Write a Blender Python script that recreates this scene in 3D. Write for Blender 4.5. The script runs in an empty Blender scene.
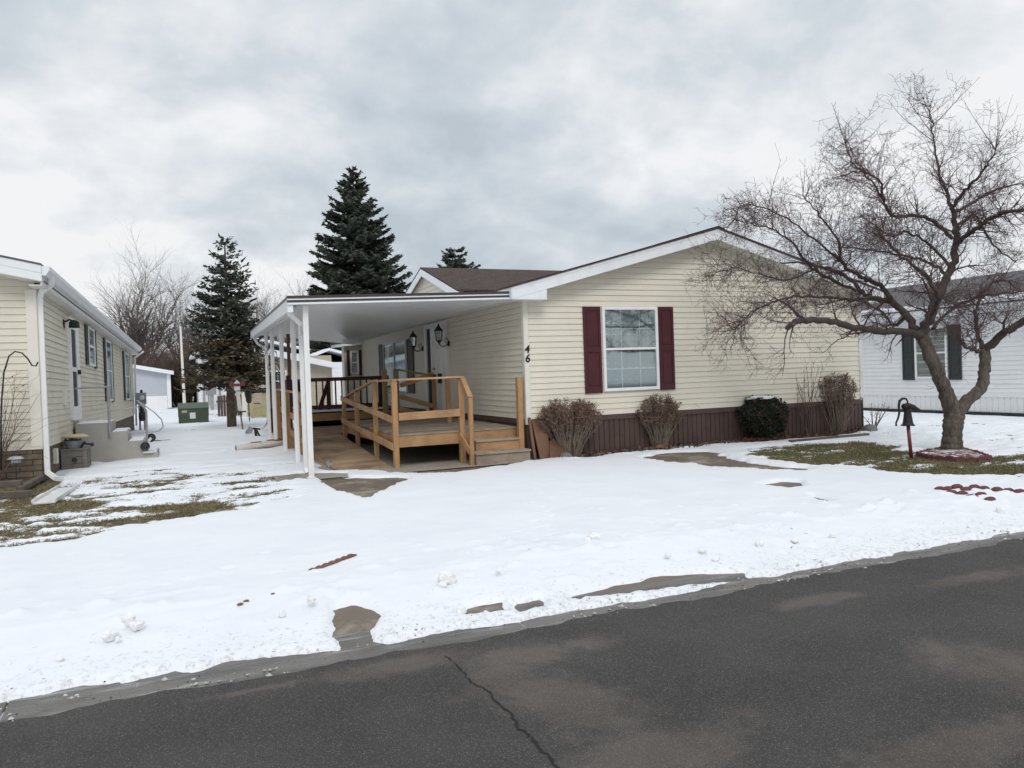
import bpy, math, random
import numpy as np
from mathutils import Vector, Matrix
random.seed(7); rng = np.random.default_rng(5)
col = bpy.context.scene.collection
V = Vector
# ------------------------------------------------------------------ camera
F = 764.0; YAW = .4078; PIT = -.0146; ROL = .0344; CAM = V((-5.844, -12.865, 1.615))
cy, sy, cp, sp = math.cos(YAW), math.sin(YAW), math.cos(PIT), math.sin(PIT)
FW = V((sy*cp, cy*cp, sp)); RT0 = V((cy, -sy, 0)); UP0 = RT0.cross(FW)
RT = RT0*math.cos(ROL) - UP0*math.sin(ROL); UP = UP0*math.cos(ROL) + RT0*math.sin(ROL)
cam = bpy.data.objects.new('camera', bpy.data.cameras.new('camera')); col.objects.link(cam)
m = Matrix((RT, UP, -FW)).transposed().to_4x4(); m.translation = CAM; cam.matrix_world = m
cam.data.sensor_width = 36; cam.data.lens = 36*F/1024; cam.data.clip_end = 3000; cam.data.clip_start = .1
bpy.context.scene.camera = cam
def ray(x, y): return FW + RT*((x-512)/F) - UP*((y-384)/F)
def G(x, y, z=0.0): d = ray(x, y); return CAM + d*((z-CAM.z)/d.z)
def PX(x, y, c): d = ray(x, y); return CAM + d*((c-CAM.x)/d.x)
def PY(x, y, c): d = ray(x, y); return CAM + d*((c-CAM.y)/d.y)
def PD(x, y, D): return CAM + ray(x, y)*D

# ------------------------------------------------------------------ materials
M = {}
def mat(name, color, rough=.7, noise=None, bump=None, metallic=0, spec=None, coords='Object'):
    """noise: (scale, color2, lo, hi[, detail]); bump: (scale, strength[, stretch xyz])"""
    m = bpy.data.materials.new(name); m.use_nodes = True; nt = m.node_tree; n = nt.nodes; l = nt.links
    b = n['Principled BSDF']; b.inputs['Base Color'].default_value = (*color, 1); b.inputs['Roughness'].default_value = rough
    b.inputs['Metallic'].default_value = metallic
    if spec is not None: b.inputs['Specular IOR Level'].default_value = spec
    tc = n.new('ShaderNodeTexCoord')
    if noise:
        for k, nz in enumerate(noise if isinstance(noise, list) else [noise]):
            sc, c2, lo, hi = nz[:4]; st = nz[4] if len(nz) > 4 else (1, 1, 1)
            mp = n.new('ShaderNodeMapping'); mp.inputs['Scale'].default_value = st; l.new(tc.outputs[coords], mp.inputs[0])
            t = n.new('ShaderNodeTexNoise'); t.inputs['Scale'].default_value = sc; t.inputs['Detail'].default_value = 6; t.inputs['Roughness'].default_value = .6
            l.new(mp.outputs[0], t.inputs['Vector'])
            r = n.new('ShaderNodeValToRGB'); r.color_ramp.elements[0].position = lo; r.color_ramp.elements[1].position = hi
            l.new(t.outputs['Fac'], r.inputs[0])
            mx = n.new('ShaderNodeMix'); mx.data_type = 'RGBA'; l.new(r.outputs[0], mx.inputs[0])
            src = b.inputs['Base Color'].links[0].from_socket if b.inputs['Base Color'].links else None
            if src: l.new(src, mx.inputs[6])
            else: mx.inputs[6].default_value = (*color, 1)
            mx.inputs[7].default_value = (*c2, 1); l.new(mx.outputs[2], b.inputs['Base Color'])
    if bump:
        mp = n.new('ShaderNodeMapping'); mp.inputs['Scale'].default_value = bump[2] if len(bump) > 2 else (1, 1, 1); l.new(tc.outputs[coords], mp.inputs[0])
        t = n.new('ShaderNodeTexNoise'); t.inputs['Scale'].default_value = bump[0]; t.inputs['Detail'].default_value = 5
        l.new(mp.outputs[0], t.inputs['Vector'])
        bp = n.new('ShaderNodeBump'); bp.inputs['Strength'].default_value = bump[1]; bp.inputs['Distance'].default_value = .02
        l.new(t.outputs['Fac'], bp.inputs['Height']); l.new(bp.outputs[0], b.inputs['Normal'])
    M[name] = m; return m
mat('cream_vinyl', (.71, .665, .56), .45, [(1.3, (.66, .615, .51), .45, .75), (6, (.56, .525, .45), .62, .9, (1, 1, .25))], (30, .05))
mat('cream_vinyl_aged', (.68, .635, .52), .5, [(1.5, (.60, .56, .47), .4, .7), (5, (.45, .42, .33), .58, .9, (1, 1, .3))], (30, .05))
mat('cream_trim', (.72, .69, .61), .45, (3, (.58, .55, .45), .5, .9))
mat('white_vinyl', (.80, .805, .81), .4, (2, (.73, .735, .74), .4, .8), (25, .04))
mat('white_aluminium', (.78, .80, .82), .35, (4, (.66, .68, .69), .5, .85))
mat('white_paint', (.80, .80, .79), .4, (5, (.70, .69, .67), .5, .9))
mat('dirty_white', (.68, .68, .66), .5, (6, (.42, .40, .36), .5, .85, (1, 1, .3)))
mat('brown_skirt', (.085, .052, .043), .6, [(2.5, (.060, .036, .030), .4, .7), (18, (.095, .06, .05), .55, .85, (1, 1, .2))], (40, .1))
mat('maroon', (.070, .012, .018), .4, (4, (.045, .009, .012), .4, .8))
mat('dark_green', (.022, .030, .030), .5, (4, (.03, .04, .04), .4, .8))
mat('black_metal', (.010, .010, .011), .65)
mat('black_plastic', (.018, .018, .02), .5, (8, (.03, .03, .03), .5, .8))
mat('dark_trim', (.045, .035, .033), .4)
mat('shingle_brown', (.062, .040, .033), .9, [(5, (.035, .022, .019), .42, .62, (1, 1, 3)), (11, (.115, .078, .062), .54, .72, (2, .7, 1))], (40, .8))
mat('shingle_grey', (.10, .095, .10), .9, [(9, (.14, .13, .13), .42, .62), (40, (.06, .055, .06), .5, .7)], (60, .5))
mat('new_wood', (.45, .255, .12), .65, [(2.6, (.28, .16, .08), .40, .66, (1, 1, 1)), (14, (.46, .31, .19), .5, .8, (.3, 2, 2))], (25, .15, (.4, 3, 3)))
mat('new_wood_post', (.42, .23, .10), .65, [(5, (.27, .15, .07), .42, .68, (2, 2, .4)), (30, (.43, .28, .165), .5, .8, (2, 2, .2))], (25, .15, (3, 3, .4)))
mat('green_wood', (.26, .20, .085), .7, (5, (.17, .13, .05), .4, .7, (2, 2, .4)))
mat('deck_wood', (.36, .25, .15), .7, [(1.2, (.17, .108, .062), .44, .62), (16, (.44, .33, .22), .5, .8, (.3, 4, 1))], (25, .15, (.4, 3, 3)))
mat('grey_wood', (.32, .26, .20), .8, [(4, (.22, .17, .13), .4, .7), (18, (.42, .36, .29), .55, .8, (.3, 3, 3))], (25, .2, (.4, 3, 3)))
mat('old_timber', (.16, .13, .105), .9, [(4, (.09, .075, .06), .4, .7), (20, (.24, .20, .17), .55, .8, (.3, 3, 3))], (25, .4, (.4, 3, 3)))
mat('red_stain', (.055, .016, .013), .55, (6, (.035, .011, .010), .4, .8))
mat('ply_brown', (.17, .085, .045), .6, [(3, (.11, .05, .028), .4, .7)])
mat('concrete', (.31, .28, .235), .85, [(1.5, (.21, .185, .15), .4, .7), (60, (.42, .40, .36), .5, .7)], (80, .2))
mat('step_concrete', (.40, .385, .35), .85, [(2, (.33, .315, .28), .4, .7), (50, (.45, .43, .4), .5, .7)], (80, .15))
mat('galv', (.42, .43, .44), .4, (6, (.33, .34, .35), .4, .7), metallic=.6)
mat('grey_box', (.26, .29, .31), .5, (6, (.2, .22, .24), .4, .7))
mat('trans_green', (.050, .075, .045), .55, [(3, (.035, .055, .033), .4, .7), (9, (.09, .10, .05), .65, .85)])
mat('rubber', (.02, .02, .022), .6)
mat('red_edge', (.115, .042, .042), .8, [(10, (.13, .03, .033), .4, .7), (40, (.30, .12, .12), .6, .8)], (60, .3))
mat('red_pole', (.17, .030, .034), .5, (8, (.14, .025, .03), .4, .7))
mat('bark', (.110, .090, .072), .95, [(7, (.055, .043, .035), .42, .62, (2, 2, .5)), (18, (.19, .168, .142), .56, .72, (2, 2, .6))], (22, 1.0, (2, 2, .6)))
mat('branch_bark', (.070, .052, .044), .9, [(9, (.04, .03, .026), .4, .65), (6, (.13, .11, .09), .60, .7)], (30, .6))
mat('twig_purple', (.095, .050, .050), .8, (3, (.055, .032, .033), .35, .7))
mat('twig_brown', (.15, .095, .075), .85, (8, (.09, .055, .045), .35, .7))
mat('stem_grey', (.27, .21, .165), .85, (8, (.16, .12, .095), .35, .7))
mat('twig_grey', (.14, .115, .105), .9, (3, (.10, .08, .075), .35, .7))
mat('thicket', (.12, .082, .062), .95, (3, (.06, .04, .033), .35, .7))
mat('seed_head', (.19, .115, .085), .9, (9, (.11, .065, .05), .35, .7))
mat('spruce_needle', (.045, .056, .038), .8, [(2.5, (.068, .080, .056), .45, .7), (14, (.015, .019, .013), .5, .7)])
mat('dead_needle', (.11, .078, .045), .9, [(2.5, (.045, .042, .022), .45, .65)])
mat('yew_leaf', (.016, .024, .012), .7, [(7, (.035, .04, .018), .5, .7)])
mat('rust_leaf', (.12, .045, .022), .9)
mat('trunk_brown', (.14, .105, .08), .95, (9, (.075, .055, .04), .4, .65), (25, .6))
mat('stone_grey', (.21, .20, .18), .9, (7, (.12, .11, .10), .4, .7), (20, .5))
mat('grass_blade', (.13, .13, .052), .9, [(1.6, (.22, .18, .095), .40, .62), (9, (.08, .09, .03), .5, .7)])
mat('straw_blade', (.21, .165, .085), .9, [(1.8, (.13, .12, .05), .42, .64), (9, (.30, .25, .155), .5, .7)])
mat('snow', (.78, .80, .835), .75, (1.2, (.74, .76, .80), .4, .7), (14, .12))
def snow_dirt():   # road grit thrown on the snow along the kerb
    nt = M['snow'].node_tree; n = nt.nodes; l = nt.links; b = n['Principled BSDF']; src = b.inputs['Base Color'].links[0].from_socket
    tc = n.new('ShaderNodeTexCoord'); sx = n.new('ShaderNodeSeparateXYZ'); l.new(tc.outputs['Object'], sx.inputs[0])
    mr = n.new('ShaderNodeMapRange'); l.new(sx.outputs[1], mr.inputs[0]); mr.inputs[1].default_value = -8.12; mr.inputs[2].default_value = -7.0; mr.inputs[3].default_value = .20; mr.inputs[4].default_value = 0
    t = n.new('ShaderNodeTexNoise'); t.inputs['Scale'].default_value = 24; t.inputs['Detail'].default_value = 8; t.inputs['Roughness'].default_value = .75; l.new(tc.outputs['Object'], t.inputs[0])
    a = n.new('ShaderNodeMath'); a.operation = 'ADD'; l.new(t.outputs['Fac'], a.inputs[0]); l.new(mr.outputs[0], a.inputs[1])
    r = n.new('ShaderNodeValToRGB'); r.color_ramp.elements[0].position = .66; r.color_ramp.elements[1].position = .92; l.new(a.outputs[0], r.inputs[0])
    mx = n.new('ShaderNodeMix'); mx.data_type = 'RGBA'; l.new(r.outputs[0], mx.inputs[0]); l.new(src, mx.inputs[6]); mx.inputs[7].default_value = (.33, .29, .25, 1); l.new(mx.outputs[2], b.inputs['Base Color'])
snow_dirt()
mat('slush', (.48, .47, .46), .5, [(7, (.22, .20, .18), .45, .65), (30, (.68, .68, .68), .58, .75)], (30, .4))
mat('snow_chunk', (.80, .80, .80), .8, (9, (.60, .585, .55), .52, .78), (20, .5))
mat('ice_dirty', (.42, .43, .45), .25, (5, (.28, .28, .29), .4, .65), (16, .3))
mat('curtain', (.27, .31, .32), .8, (3, (.22, .26, .27), .4, .7))
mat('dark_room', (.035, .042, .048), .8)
mat('blue_grey_siding', (.44, .465, .51), .6, (2, (.41, .435, .48), .4, .7))
mat('beige_siding', (.42, .37, .29), .6, (2, (.36, .31, .24), .4, .7))
mat('pale_yellow', (.48, .42, .22), .6, (5, (.36, .30, .15), .4, .7))
mat('kayak_white', (.66, .64, .58), .45, (4, (.52, .50, .45), .4, .7))
mat('cloth_cream', (.52, .44, .30), .8, (6, (.40, .32, .2), .4, .7), (15, .4))
mat('car_silver', (.35, .37, .40), .35)
mat('plate_white', (.6, .62, .62), .5)
mat('number_black', (.010, .010, .010), .4)

def glassy(name, tint, fac):
    m = bpy.data.materials.new(name); m.use_nodes = True; nt = m.node_tree; n = nt.nodes; l = nt.links
    n.remove(n['Principled BSDF']); out = n['Material Output']
    tr = n.new('ShaderNodeBsdfTransparent'); tr.inputs[0].default_value = (*tint, 1)
    gl = n.new('ShaderNodeBsdfGlossy'); gl.inputs['Roughness'].default_value = .04; gl.inputs[0].default_value = (.9, .95, 1, 1)
    mx = n.new('ShaderNodeMixShader'); mx.inputs[0].default_value = fac
    l.new(tr.outputs[0], mx.inputs[1]); l.new(gl.outputs[0], mx.inputs[2]); l.new(mx.outputs[0], out.inputs[0]); M[name] = m
glassy('glass', (.80, .85, .84), .20)

def brick_mat():
    m = bpy.data.materials.new('brick_skirt'); m.use_nodes = True; nt = m.node_tree; n = nt.nodes; l = nt.links; b = n['Principled BSDF']
    tc = n.new('ShaderNodeTexCoord'); br = n.new('ShaderNodeTexBrick')
    br.inputs['Color1'].default_value = (.175, .135, .095, 1); br.inputs['Color2'].default_value = (.115, .085, .060, 1); br.inputs['Mortar'].default_value = (.055, .043, .034, 1)
    br.inputs['Scale'].default_value = 1; br.inputs['Brick Width'].default_value = .38; br.inputs['Row Height'].default_value = .10; br.inputs['Mortar Size'].default_value = .008; br.inputs['Mortar Smooth'].default_value = .4
    sx = n.new('ShaderNodeSeparateXYZ'); l.new(tc.outputs['Object'], sx.inputs[0])
    ad = n.new('ShaderNodeMath'); l.new(sx.outputs[0], ad.inputs[0]); l.new(sx.outputs[1], ad.inputs[1])
    cx = n.new('ShaderNodeCombineXYZ'); l.new(ad.outputs[0], cx.inputs[0]); l.new(sx.outputs[2], cx.inputs[1]); l.new(cx.outputs[0], br.inputs['Vector'])
    nz = n.new('ShaderNodeTexNoise'); nz.inputs['Scale'].default_value = 9; nz.inputs['Detail'].default_value = 6; l.new(tc.outputs['Object'], nz.inputs[0])
    mx = n.new('ShaderNodeMix'); mx.data_type = 'RGBA'; mx.blend_type = 'MULTIPLY'; mx.inputs[0].default_value = .8
    r = n.new('ShaderNodeValToRGB'); r.color_ramp.elements[0].position = .3; r.color_ramp.elements[0].color = (.5, .5, .5, 1); r.color_ramp.elements[1].position = .7; r.color_ramp.elements[1].color = (1.25, 1.25, 1.25, 1)
    l.new(nz.outputs[0], r.inputs[0]); l.new(br.outputs[0], mx.inputs[6]); l.new(r.outputs[0], mx.inputs[7]); l.new(mx.outputs[2], b.inputs['Base Color'])
    bp = n.new('ShaderNodeBump'); bp.inputs['Strength'].default_value = .8; bp.inputs['Distance'].default_value = .02; iv = n.new('ShaderNodeMath'); iv.operation = 'SUBTRACT'; iv.inputs[0].default_value = 1
    l.new(br.outputs['Fac'], iv.inputs[1]); l.new(iv.outputs[0], bp.inputs['Height']); l.new(bp.outputs[0], b.inputs['Normal']); b.inputs['Roughness'].default_value = .85
    M['brick_skirt'] = m
brick_mat()

def asphalt_mat():
    m = bpy.data.materials.new('asphalt'); m.use_nodes = True; nt = m.node_tree; n = nt.nodes; l = nt.links; b = n['Principled BSDF']
    tc = n.new('ShaderNodeTexCoord')
    def noise(sc, det=6, st=(1, 1, 1), dist=0):
        mp = n.new('ShaderNodeMapping'); mp.inputs['Scale'].default_value = st; l.new(tc.outputs['Object'], mp.inputs[0])
        t = n.new('ShaderNodeTexNoise'); t.inputs['Scale'].default_value = sc; t.inputs['Detail'].default_value = det; t.inputs['Roughness'].default_value = .62; t.inputs['Distortion'].default_value = dist
        l.new(mp.outputs[0], t.inputs['Vector']); return t.outputs['Fac']
    def ramp(s, lo, hi):
        r = n.new('ShaderNodeValToRGB'); r.color_ramp.elements[0].position = lo; r.color_ramp.elements[1].position = hi; l.new(s, r.inputs[0]); return r.outputs[0]
    def mth(op, a, c):
        k = n.new('ShaderNodeMath'); k.operation = op; k.use_clamp = op != 'MULTIPLY_ADD'
        for i, v in enumerate((a, c)):
            if isinstance(v, (int, float)): k.inputs[i].default_value = v
            else: l.new(v, k.inputs[i])
        return k.outputs[0]
    # worn dry patches of the road, each an ellipse with a ragged edge
    def blob(x, y, rx, ry, rot=0):
        mp = n.new('ShaderNodeMapping'); mp.vector_type = 'TEXTURE'; mp.inputs['Location'].default_value = (x, y, 0); mp.inputs['Rotation'].default_value = (0, 0, rot); mp.inputs['Scale'].default_value = (rx, ry, 1)
        l.new(tc.outputs['Object'], mp.inputs[0]); ln = n.new('ShaderNodeVectorMath'); ln.operation = 'LENGTH'; l.new(mp.outputs[0], ln.inputs[0])
        k = n.new('ShaderNodeMath'); k.operation = 'SUBTRACT'; k.inputs[0].default_value = 1.0; l.new(ln.outputs['Value'], k.inputs[1]); k2 = n.new('ShaderNodeMath'); k2.operation = 'MULTIPLY'; k2.inputs[1].default_value = .55; l.new(k.outputs[0], k2.inputs[0]); return k2.outputs[0]
    def g(x, y): p = G(x, y, -.1); return p.x, p.y
    acc = None
    for (px, py, rx, ry, rot) in [(560, 700, .42, .80, .35), (520, 655, .62, .30, 0), (650, 752, .85, .26, 0), (400, 664, .7, .20, 0), (820, 600, .50, .15, 0), (1012, 672, .42, .60, .2), (980, 575, .75, .17, 0), (940, 752, .8, .24, 0), (250, 690, .5, .08, 0), (500, 672, .35, .3, 0)]:
        x, y = g(px, py); bl = blob(x, y, rx, ry, rot)
        if acc is None: acc = bl
        else:
            k = n.new('ShaderNodeMath'); k.operation = 'MAXIMUM'; l.new(acc, k.inputs[0]); l.new(bl, k.inputs[1]); acc = k.outputs[0]
    na = noise(1.7, 10, (1, 1, 1), .8); nb_ = noise(11, 8)
    k = n.new('ShaderNodeMath'); k.operation = 'MULTIPLY_ADD'; l.new(nb_, k.inputs[0]); k.inputs[1].default_value = .45; k.inputs[2].default_value = -.225; k3 = n.new('ShaderNodeMath'); k3.operation = 'ADD'; l.new(na, k3.inputs[0]); l.new(k.outputs[0], k3.inputs[1]); n1 = k3.outputs[0]
    s = n.new('ShaderNodeMath'); s.operation = 'ADD'; l.new(acc, s.inputs[0]); l.new(n1, s.inputs[1])
    dry = ramp(s.outputs[0], .55, .80)
    mx = n.new('ShaderNodeMix'); mx.data_type = 'RGBA'; l.new(dry, mx.inputs[0]); mx.inputs[6].default_value = (.068, .060, .055, 1); mx.inputs[7].default_value = (.165, .138, .120, 1)
    blotch = ramp(noise(1.3, 8), .38, .64); m2 = n.new('ShaderNodeMix'); m2.data_type = 'RGBA'; m2.blend_type = 'MULTIPLY'; l.new(blotch, m2.inputs[0]); l.new(mx.outputs[2], m2.inputs[6]); m2.inputs[7].default_value = (.62, .62, .62, 1)
    vo = n.new('ShaderNodeTexVoronoi'); vo.inputs['Scale'].default_value = 210; l.new(tc.outputs['Object'], vo.inputs['Vector'])
    sp = n.new('ShaderNodeSeparateColor'); l.new(vo.outputs['Color'], sp.inputs[0]); pick = ramp(sp.outputs[0], .80, .97)
    m3 = n.new('ShaderNodeMix'); m3.data_type = 'RGBA'; l.new(mth('MULTIPLY', pick, .62), m3.inputs[0]); l.new(m2.outputs[2], m3.inputs[6]); m3.inputs[7].default_value = (.26, .25, .24, 1)
    fine = ramp(noise(230, 3), .35, .65); m4 = n.new('ShaderNodeMix'); m4.data_type = 'RGBA'; m4.blend_type = 'MULTIPLY'; l.new(fine, m4.inputs[0]); l.new(m3.outputs[2], m4.inputs[6]); m4.inputs[7].default_value = (.6, .6, .6, 1)
    l.new(m4.outputs[2], b.inputs['Base Color'])
    mr = n.new('ShaderNodeMapRange'); l.new(dry, mr.inputs[0]); mr.inputs[3].default_value = .75; mr.inputs[4].default_value = .95; l.new(mr.outputs[0], b.inputs['Roughness'])
    bp = n.new('ShaderNodeBump'); bp.inputs['Strength'].default_value = .9; bp.inputs['Distance'].default_value = .006; l.new(vo.outputs['Distance'], bp.inputs['Height']); l.new(bp.outputs[0], b.inputs['Normal'])
    M['asphalt'] = m
asphalt_mat()

def vary(name, lo, hi):
    nt = M[name].node_tree; n = nt.nodes; l = nt.links; b = n['Principled BSDF']; src = b.inputs['Base Color'].links[0].from_socket
    g = n.new('ShaderNodeNewGeometry'); mr = n.new('ShaderNodeMapRange'); l.new(g.outputs['Random Per Island'], mr.inputs[0]); mr.inputs[3].default_value = lo; mr.inputs[4].default_value = hi
    vm = n.new('ShaderNodeVectorMath'); vm.operation = 'SCALE'; l.new(src, vm.inputs[0]); l.new(mr.outputs[0], vm.inputs['Scale']); l.new(vm.outputs[0], b.inputs['Base Color'])
for q_ in ('new_wood', 'deck_wood', 'grey_wood', 'old_timber', 'red_stain'): vary(q_, .72, 1.12)
for q_ in ('grass_blade', 'straw_blade', 'spruce_needle', 'dead_needle', 'yew_leaf', 'seed_head', 'twig_brown'): vary(q_, .55, 1.4)
vary('brown_skirt', .88, 1.1)
def wet_concrete():
    m = mat('wet_concrete', (.150, .115, .086), .6, [(1.1, (.30, .265, .21), .52, .60), (5, (.10, .080, .058), .5, .72), (70, (.30, .27, .23), .64, .8)], (90, .25))
wet_concrete()
mat('gutter_concrete', (.125, .112, .098), .32, [(2.2, (.065, .060, .055), .45, .6, (.5, 3, 1)), (5, (.30, .295, .28), .58, .72, (.4, 3.5, 1)), (9, (.06, .052, .045), .58, .70, (.5, 2, 1)), (80, (.28, .26, .23), .6, .8)], (60, .25))
mat('soil_lawn', (.105, .092, .050), .95, [(3, (.16, .13, .08), .45, .65), (12, (.05, .045, .022), .5, .7)], (30, .5))

# ------------------------------------------------------------------ mesh tools
class MB:
    def __init__(s): s.v = []; s.f = []
    def poly(s, pts, flip=False):
        i = len(s.v); s.v += [tuple(p) for p in pts]; r = list(range(i, i+len(pts))); s.f.append(r[::-1] if flip else r); return s
    def quadgrid(s): return s
    def hexa(s, p):  # 8 points: bottom 4 ccw, top 4 ccw
        i = len(s.v); s.v += [tuple(q) for q in p]
        for f in ((3, 2, 1, 0), (4, 5, 6, 7), (0, 1, 5, 4), (1, 2, 6, 5), (2, 3, 7, 6), (3, 0, 4, 7)): s.f.append([i+k for k in f])
        return s
    def box(s, x0, y0, z0, x1, y1, z1):
        return s.hexa([(x0, y0, z0), (x1, y0, z0), (x1, y1, z0), (x0, y1, z0), (x0, y0, z1), (x1, y0, z1), (x1, y1, z1), (x0, y1, z1)])
    def beam(s, a, b, w, h, up=(0, 0, 1)):
        a = V(a); b = V(b); d = (b-a).normalized(); u = V(up); sd = d.cross(u)
        if sd.length < 1e-4: sd = d.cross(V((1, 0, 0)))
        sd.normalize(); u = sd.cross(d).normalized(); sd *= w/2; u *= h/2
        return s.hexa([a-sd-u, b-sd-u, b+sd-u, a+sd-u, a-sd+u, b-sd+u, b+sd+u, a+sd+u])
    def tube(s, pts, rad, n=6, cap=True):
        pts = [V(p) for p in pts]; k = len(pts)
        if isinstance(rad, (int, float)): rad = [rad]*k
        base = len(s.v); ref = None
        for i, p in enumerate(pts):
            d = (pts[min(i+1, k-1)]-pts[max(i-1, 0)])
            d = d.normalized() if d.length > 1e-9 else V((0, 0, 1))
            if ref is None: ref = d.orthogonal().normalized()
            ref = (ref - d*ref.dot(d)); ref = ref.normalized() if ref.length > 1e-6 else d.orthogonal().normalized()
            o = d.cross(ref)
            for j in range(n):
                a = 2*math.pi*j/n; s.v.append(tuple(p + (ref*math.cos(a)+o*math.sin(a))*rad[i]))
        for i in range(k-1):
            for j in range(n):
                a = base+i*n+j; b2 = base+i*n+(j+1) % n; s.f.append([a, b2, b2+n, a+n])
        if cap: s.f.append([base+j for j in range(n)][::-1]); s.f.append([base+(k-1)*n+j for j in range(n)])
        return s
    def lathe(s, c, prof, n=16, axis=(0, 0, 1)):
        c = V(c); ax = V(axis).normalized(); r = ax.orthogonal().normalized(); o = ax.cross(r); base = len(s.v)
        for (rad, h) in prof:
            for j in range(n):
                a = 2*math.pi*j/n; s.v.append(tuple(c+ax*h+(r*math.cos(a)+o*math.sin(a))*max(rad, 1e-4)))
        for i in range(len(prof)-1):
            for j in range(n):
                a = base+i*n+j; b2 = base+i*n+(j+1) % n; s.f.append([a, b2, b2+n, a+n])
        s.f.append([base+j for j in range(n)][::-1]); s.f.append([base+(len(prof)-1)*n+j for j in range(n)])
        return s
    def prism(s, poly, d):  # extrude polygon (3D points) by vector d
        k = len(poly); i = len(s.v); d = V(d); s.v += [tuple(p) for p in poly]; s.v += [tuple(V(p)+d) for p in poly]
        s.f.append([i+j for j in range(k)][::-1]); s.f.append([i+k+j for j in range(k)])
        for j in range(k): s.f.append([i+j, i+(j+1) % k, i+k+(j+1) % k, i+k+j])
        return s
    def build(s, name, mt, parent=None, smooth=False, warp=None):
        vs = [warp(V(p)) for p in s.v] if warp else s.v
        me = bpy.data.meshes.new(name); me.from_pydata([tuple(p) for p in vs], [], s.f); me.update()
        me.materials.append(M[mt] if isinstance(mt, str) else mt)
        if smooth: me.polygons.foreach_set('use_smooth', [True]*len(me.polygons))
        o = bpy.data.objects.new(name, me); col.objects.link(o)
        if parent is not None:
            o.parent = parent
            if parent.type == 'EMPTY' or True: o.matrix_parent_inverse = parent.matrix_world.inverted()
        return o
def tag(o, label=None, cat=None, group=None, kind=None):
    for k, v in (('label', label), ('category', cat), ('group', group), ('kind', kind)):
        if v: o[k] = v
    return o
def thing(name, label, cat, loc=(0, 0, 0), group=None):
    o = bpy.data.objects.new(name, None); col.objects.link(o); o.location = loc; o.empty_display_size = .2
    o.matrix_world = Matrix.Translation(V(loc)); return tag(o, label, cat, group)
def bevel(o, w=.006, seg=2):
    md = o.modifiers.new('bevel', 'BEVEL'); md.width = w; md.segments = seg; md.limit_method = 'ANGLE'; return o

# numpy value noise
def _h(ix, iy, s):
    h = (ix.astype(np.int64)*374761393 + iy.astype(np.int64)*668265263 + s*974711) & 0xffffffff
    h = ((h ^ (h >> 13))*1274126177) & 0xffffffff; h = h ^ (h >> 16); return (h & 0xffff)/65535.0
def vnoise(x, y, s=0):
    x = np.asarray(x, float); y = np.asarray(y, float); ix = np.floor(x); iy = np.floor(y); fx = x-ix; fy = y-iy; fx = fx*fx*(3-2*fx); fy = fy*fy*(3-2*fy)
    a = _h(ix, iy, s); b = _h(ix+1, iy, s); c = _h(ix, iy+1, s); d = _h(ix+1, iy+1, s)
    return (a*(1-fx)+b*fx)*(1-fy)+(c*(1-fx)+d*fx)*fy
def fbm(x, y, sc, oct=4, s=0):
    v = 0; a = .5; t = 0
    for i in range(oct): v = v+a*vnoise(x*sc*2**i+i*17.3, y*sc*2**i-i*9.1, s+i); t += a; a *= .55
    return v/t
def poly_sd(px, py, poly):
    """signed distance, negative inside"""
    d = np.full(px.shape, 1e9); ins = np.zeros(px.shape, bool); n = len(poly)
    for i in range(n):
        ax, ay = poly[i]; bx, by = poly[(i+1) % n]; ex, ey = bx-ax, by-ay
        t = np.clip(((px-ax)*ex+(py-ay)*ey)/(ex*ex+ey*ey+1e-12), 0, 1); d = np.minimum(d, np.hypot(px-ax-t*ex, py-ay-t*ey))
        c = ((ay > py) != (by > py)); ins ^= c & (px < (bx-ax)*(py-ay)/((by-ay) if abs(by-ay) > 1e-12 else 1e-12)+ax)
    return np.where(ins, -d, d)

# ------------------------------------------------------------------ ground, road, snow
KERB = -8.2
def gz(x, y):  # ground height: level lot that rolls down to the gutter
    t = np.clip((np.asarray(y, float)-KERB)/1.5, 0, 1); t = t*t*(3-2*t); return -.11*(1-t)
def P(pts, z=0.0): return [tuple(G(x, y, z)[:2]) for x, y in pts]
# bare places in the snow (outlines of what has melted or was shovelled)
conc_patches = [
    (P([(318, 479), (360, 478), (412, 479), (398, 484), (385, 490), (374, 500), (362, 501), (345, 495), (330, 488)]), .05),
    (P([(272, 478), (296, 474), (345, 474), (350, 478), (310, 481), (276, 481)]), .04),
    (P([(315, 470), (330, 463), (345, 452), (350, 440), (372, 430), (520, 430), (546, 455), (532, 461), (505, 467), (455, 475), (400, 474), (360, 471), (330, 472)]), .04),
    (P([(640, 459), (668, 453), (708, 452), (745, 463), (790, 468), (812, 471), (800, 473), (765, 472), (720, 469), (696, 466), (665, 463)]), .06),
    (P([(758, 487), (782, 482), (802, 483), (806, 488), (790, 491)]), .03),
    (P([(810, 497), (833, 502), (828, 504)]), .02),
    (P([(450, 614), (470, 609), (502, 603), (504, 611), (470, 615)], -.08), .025),
    (P([(514, 605), (540, 601), (543, 606), (520, 611)], -.08), .025),
    (P([(567, 597), (612, 586), (660, 578), (742, 572), (745, 576), (700, 583), (640, 590), (600, 596), (575, 600)], -.08), .025),
    (P([(334, 617), (355, 613), (382, 619), (372, 630), (372, 640), (420, 646), (500, 632), (505, 640), (420, 655), (345, 664), (342, 640), (336, 628)], -.09), .03),
]
patchL = P([(-60, 480), (0, 494), (40, 500), (100, 500), (140, 507), (185, 499), (240, 504), (245, 511), (195, 517), (150, 523), (110, 533), (60, 545), (0, 549), (-80, 552)])
speckL = P([(40, 486), (100, 478), (160, 470), (200, 474), (270, 470), (300, 486), (285, 500), (235, 511), (190, 514), (150, 512), (60, 500)])
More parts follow.
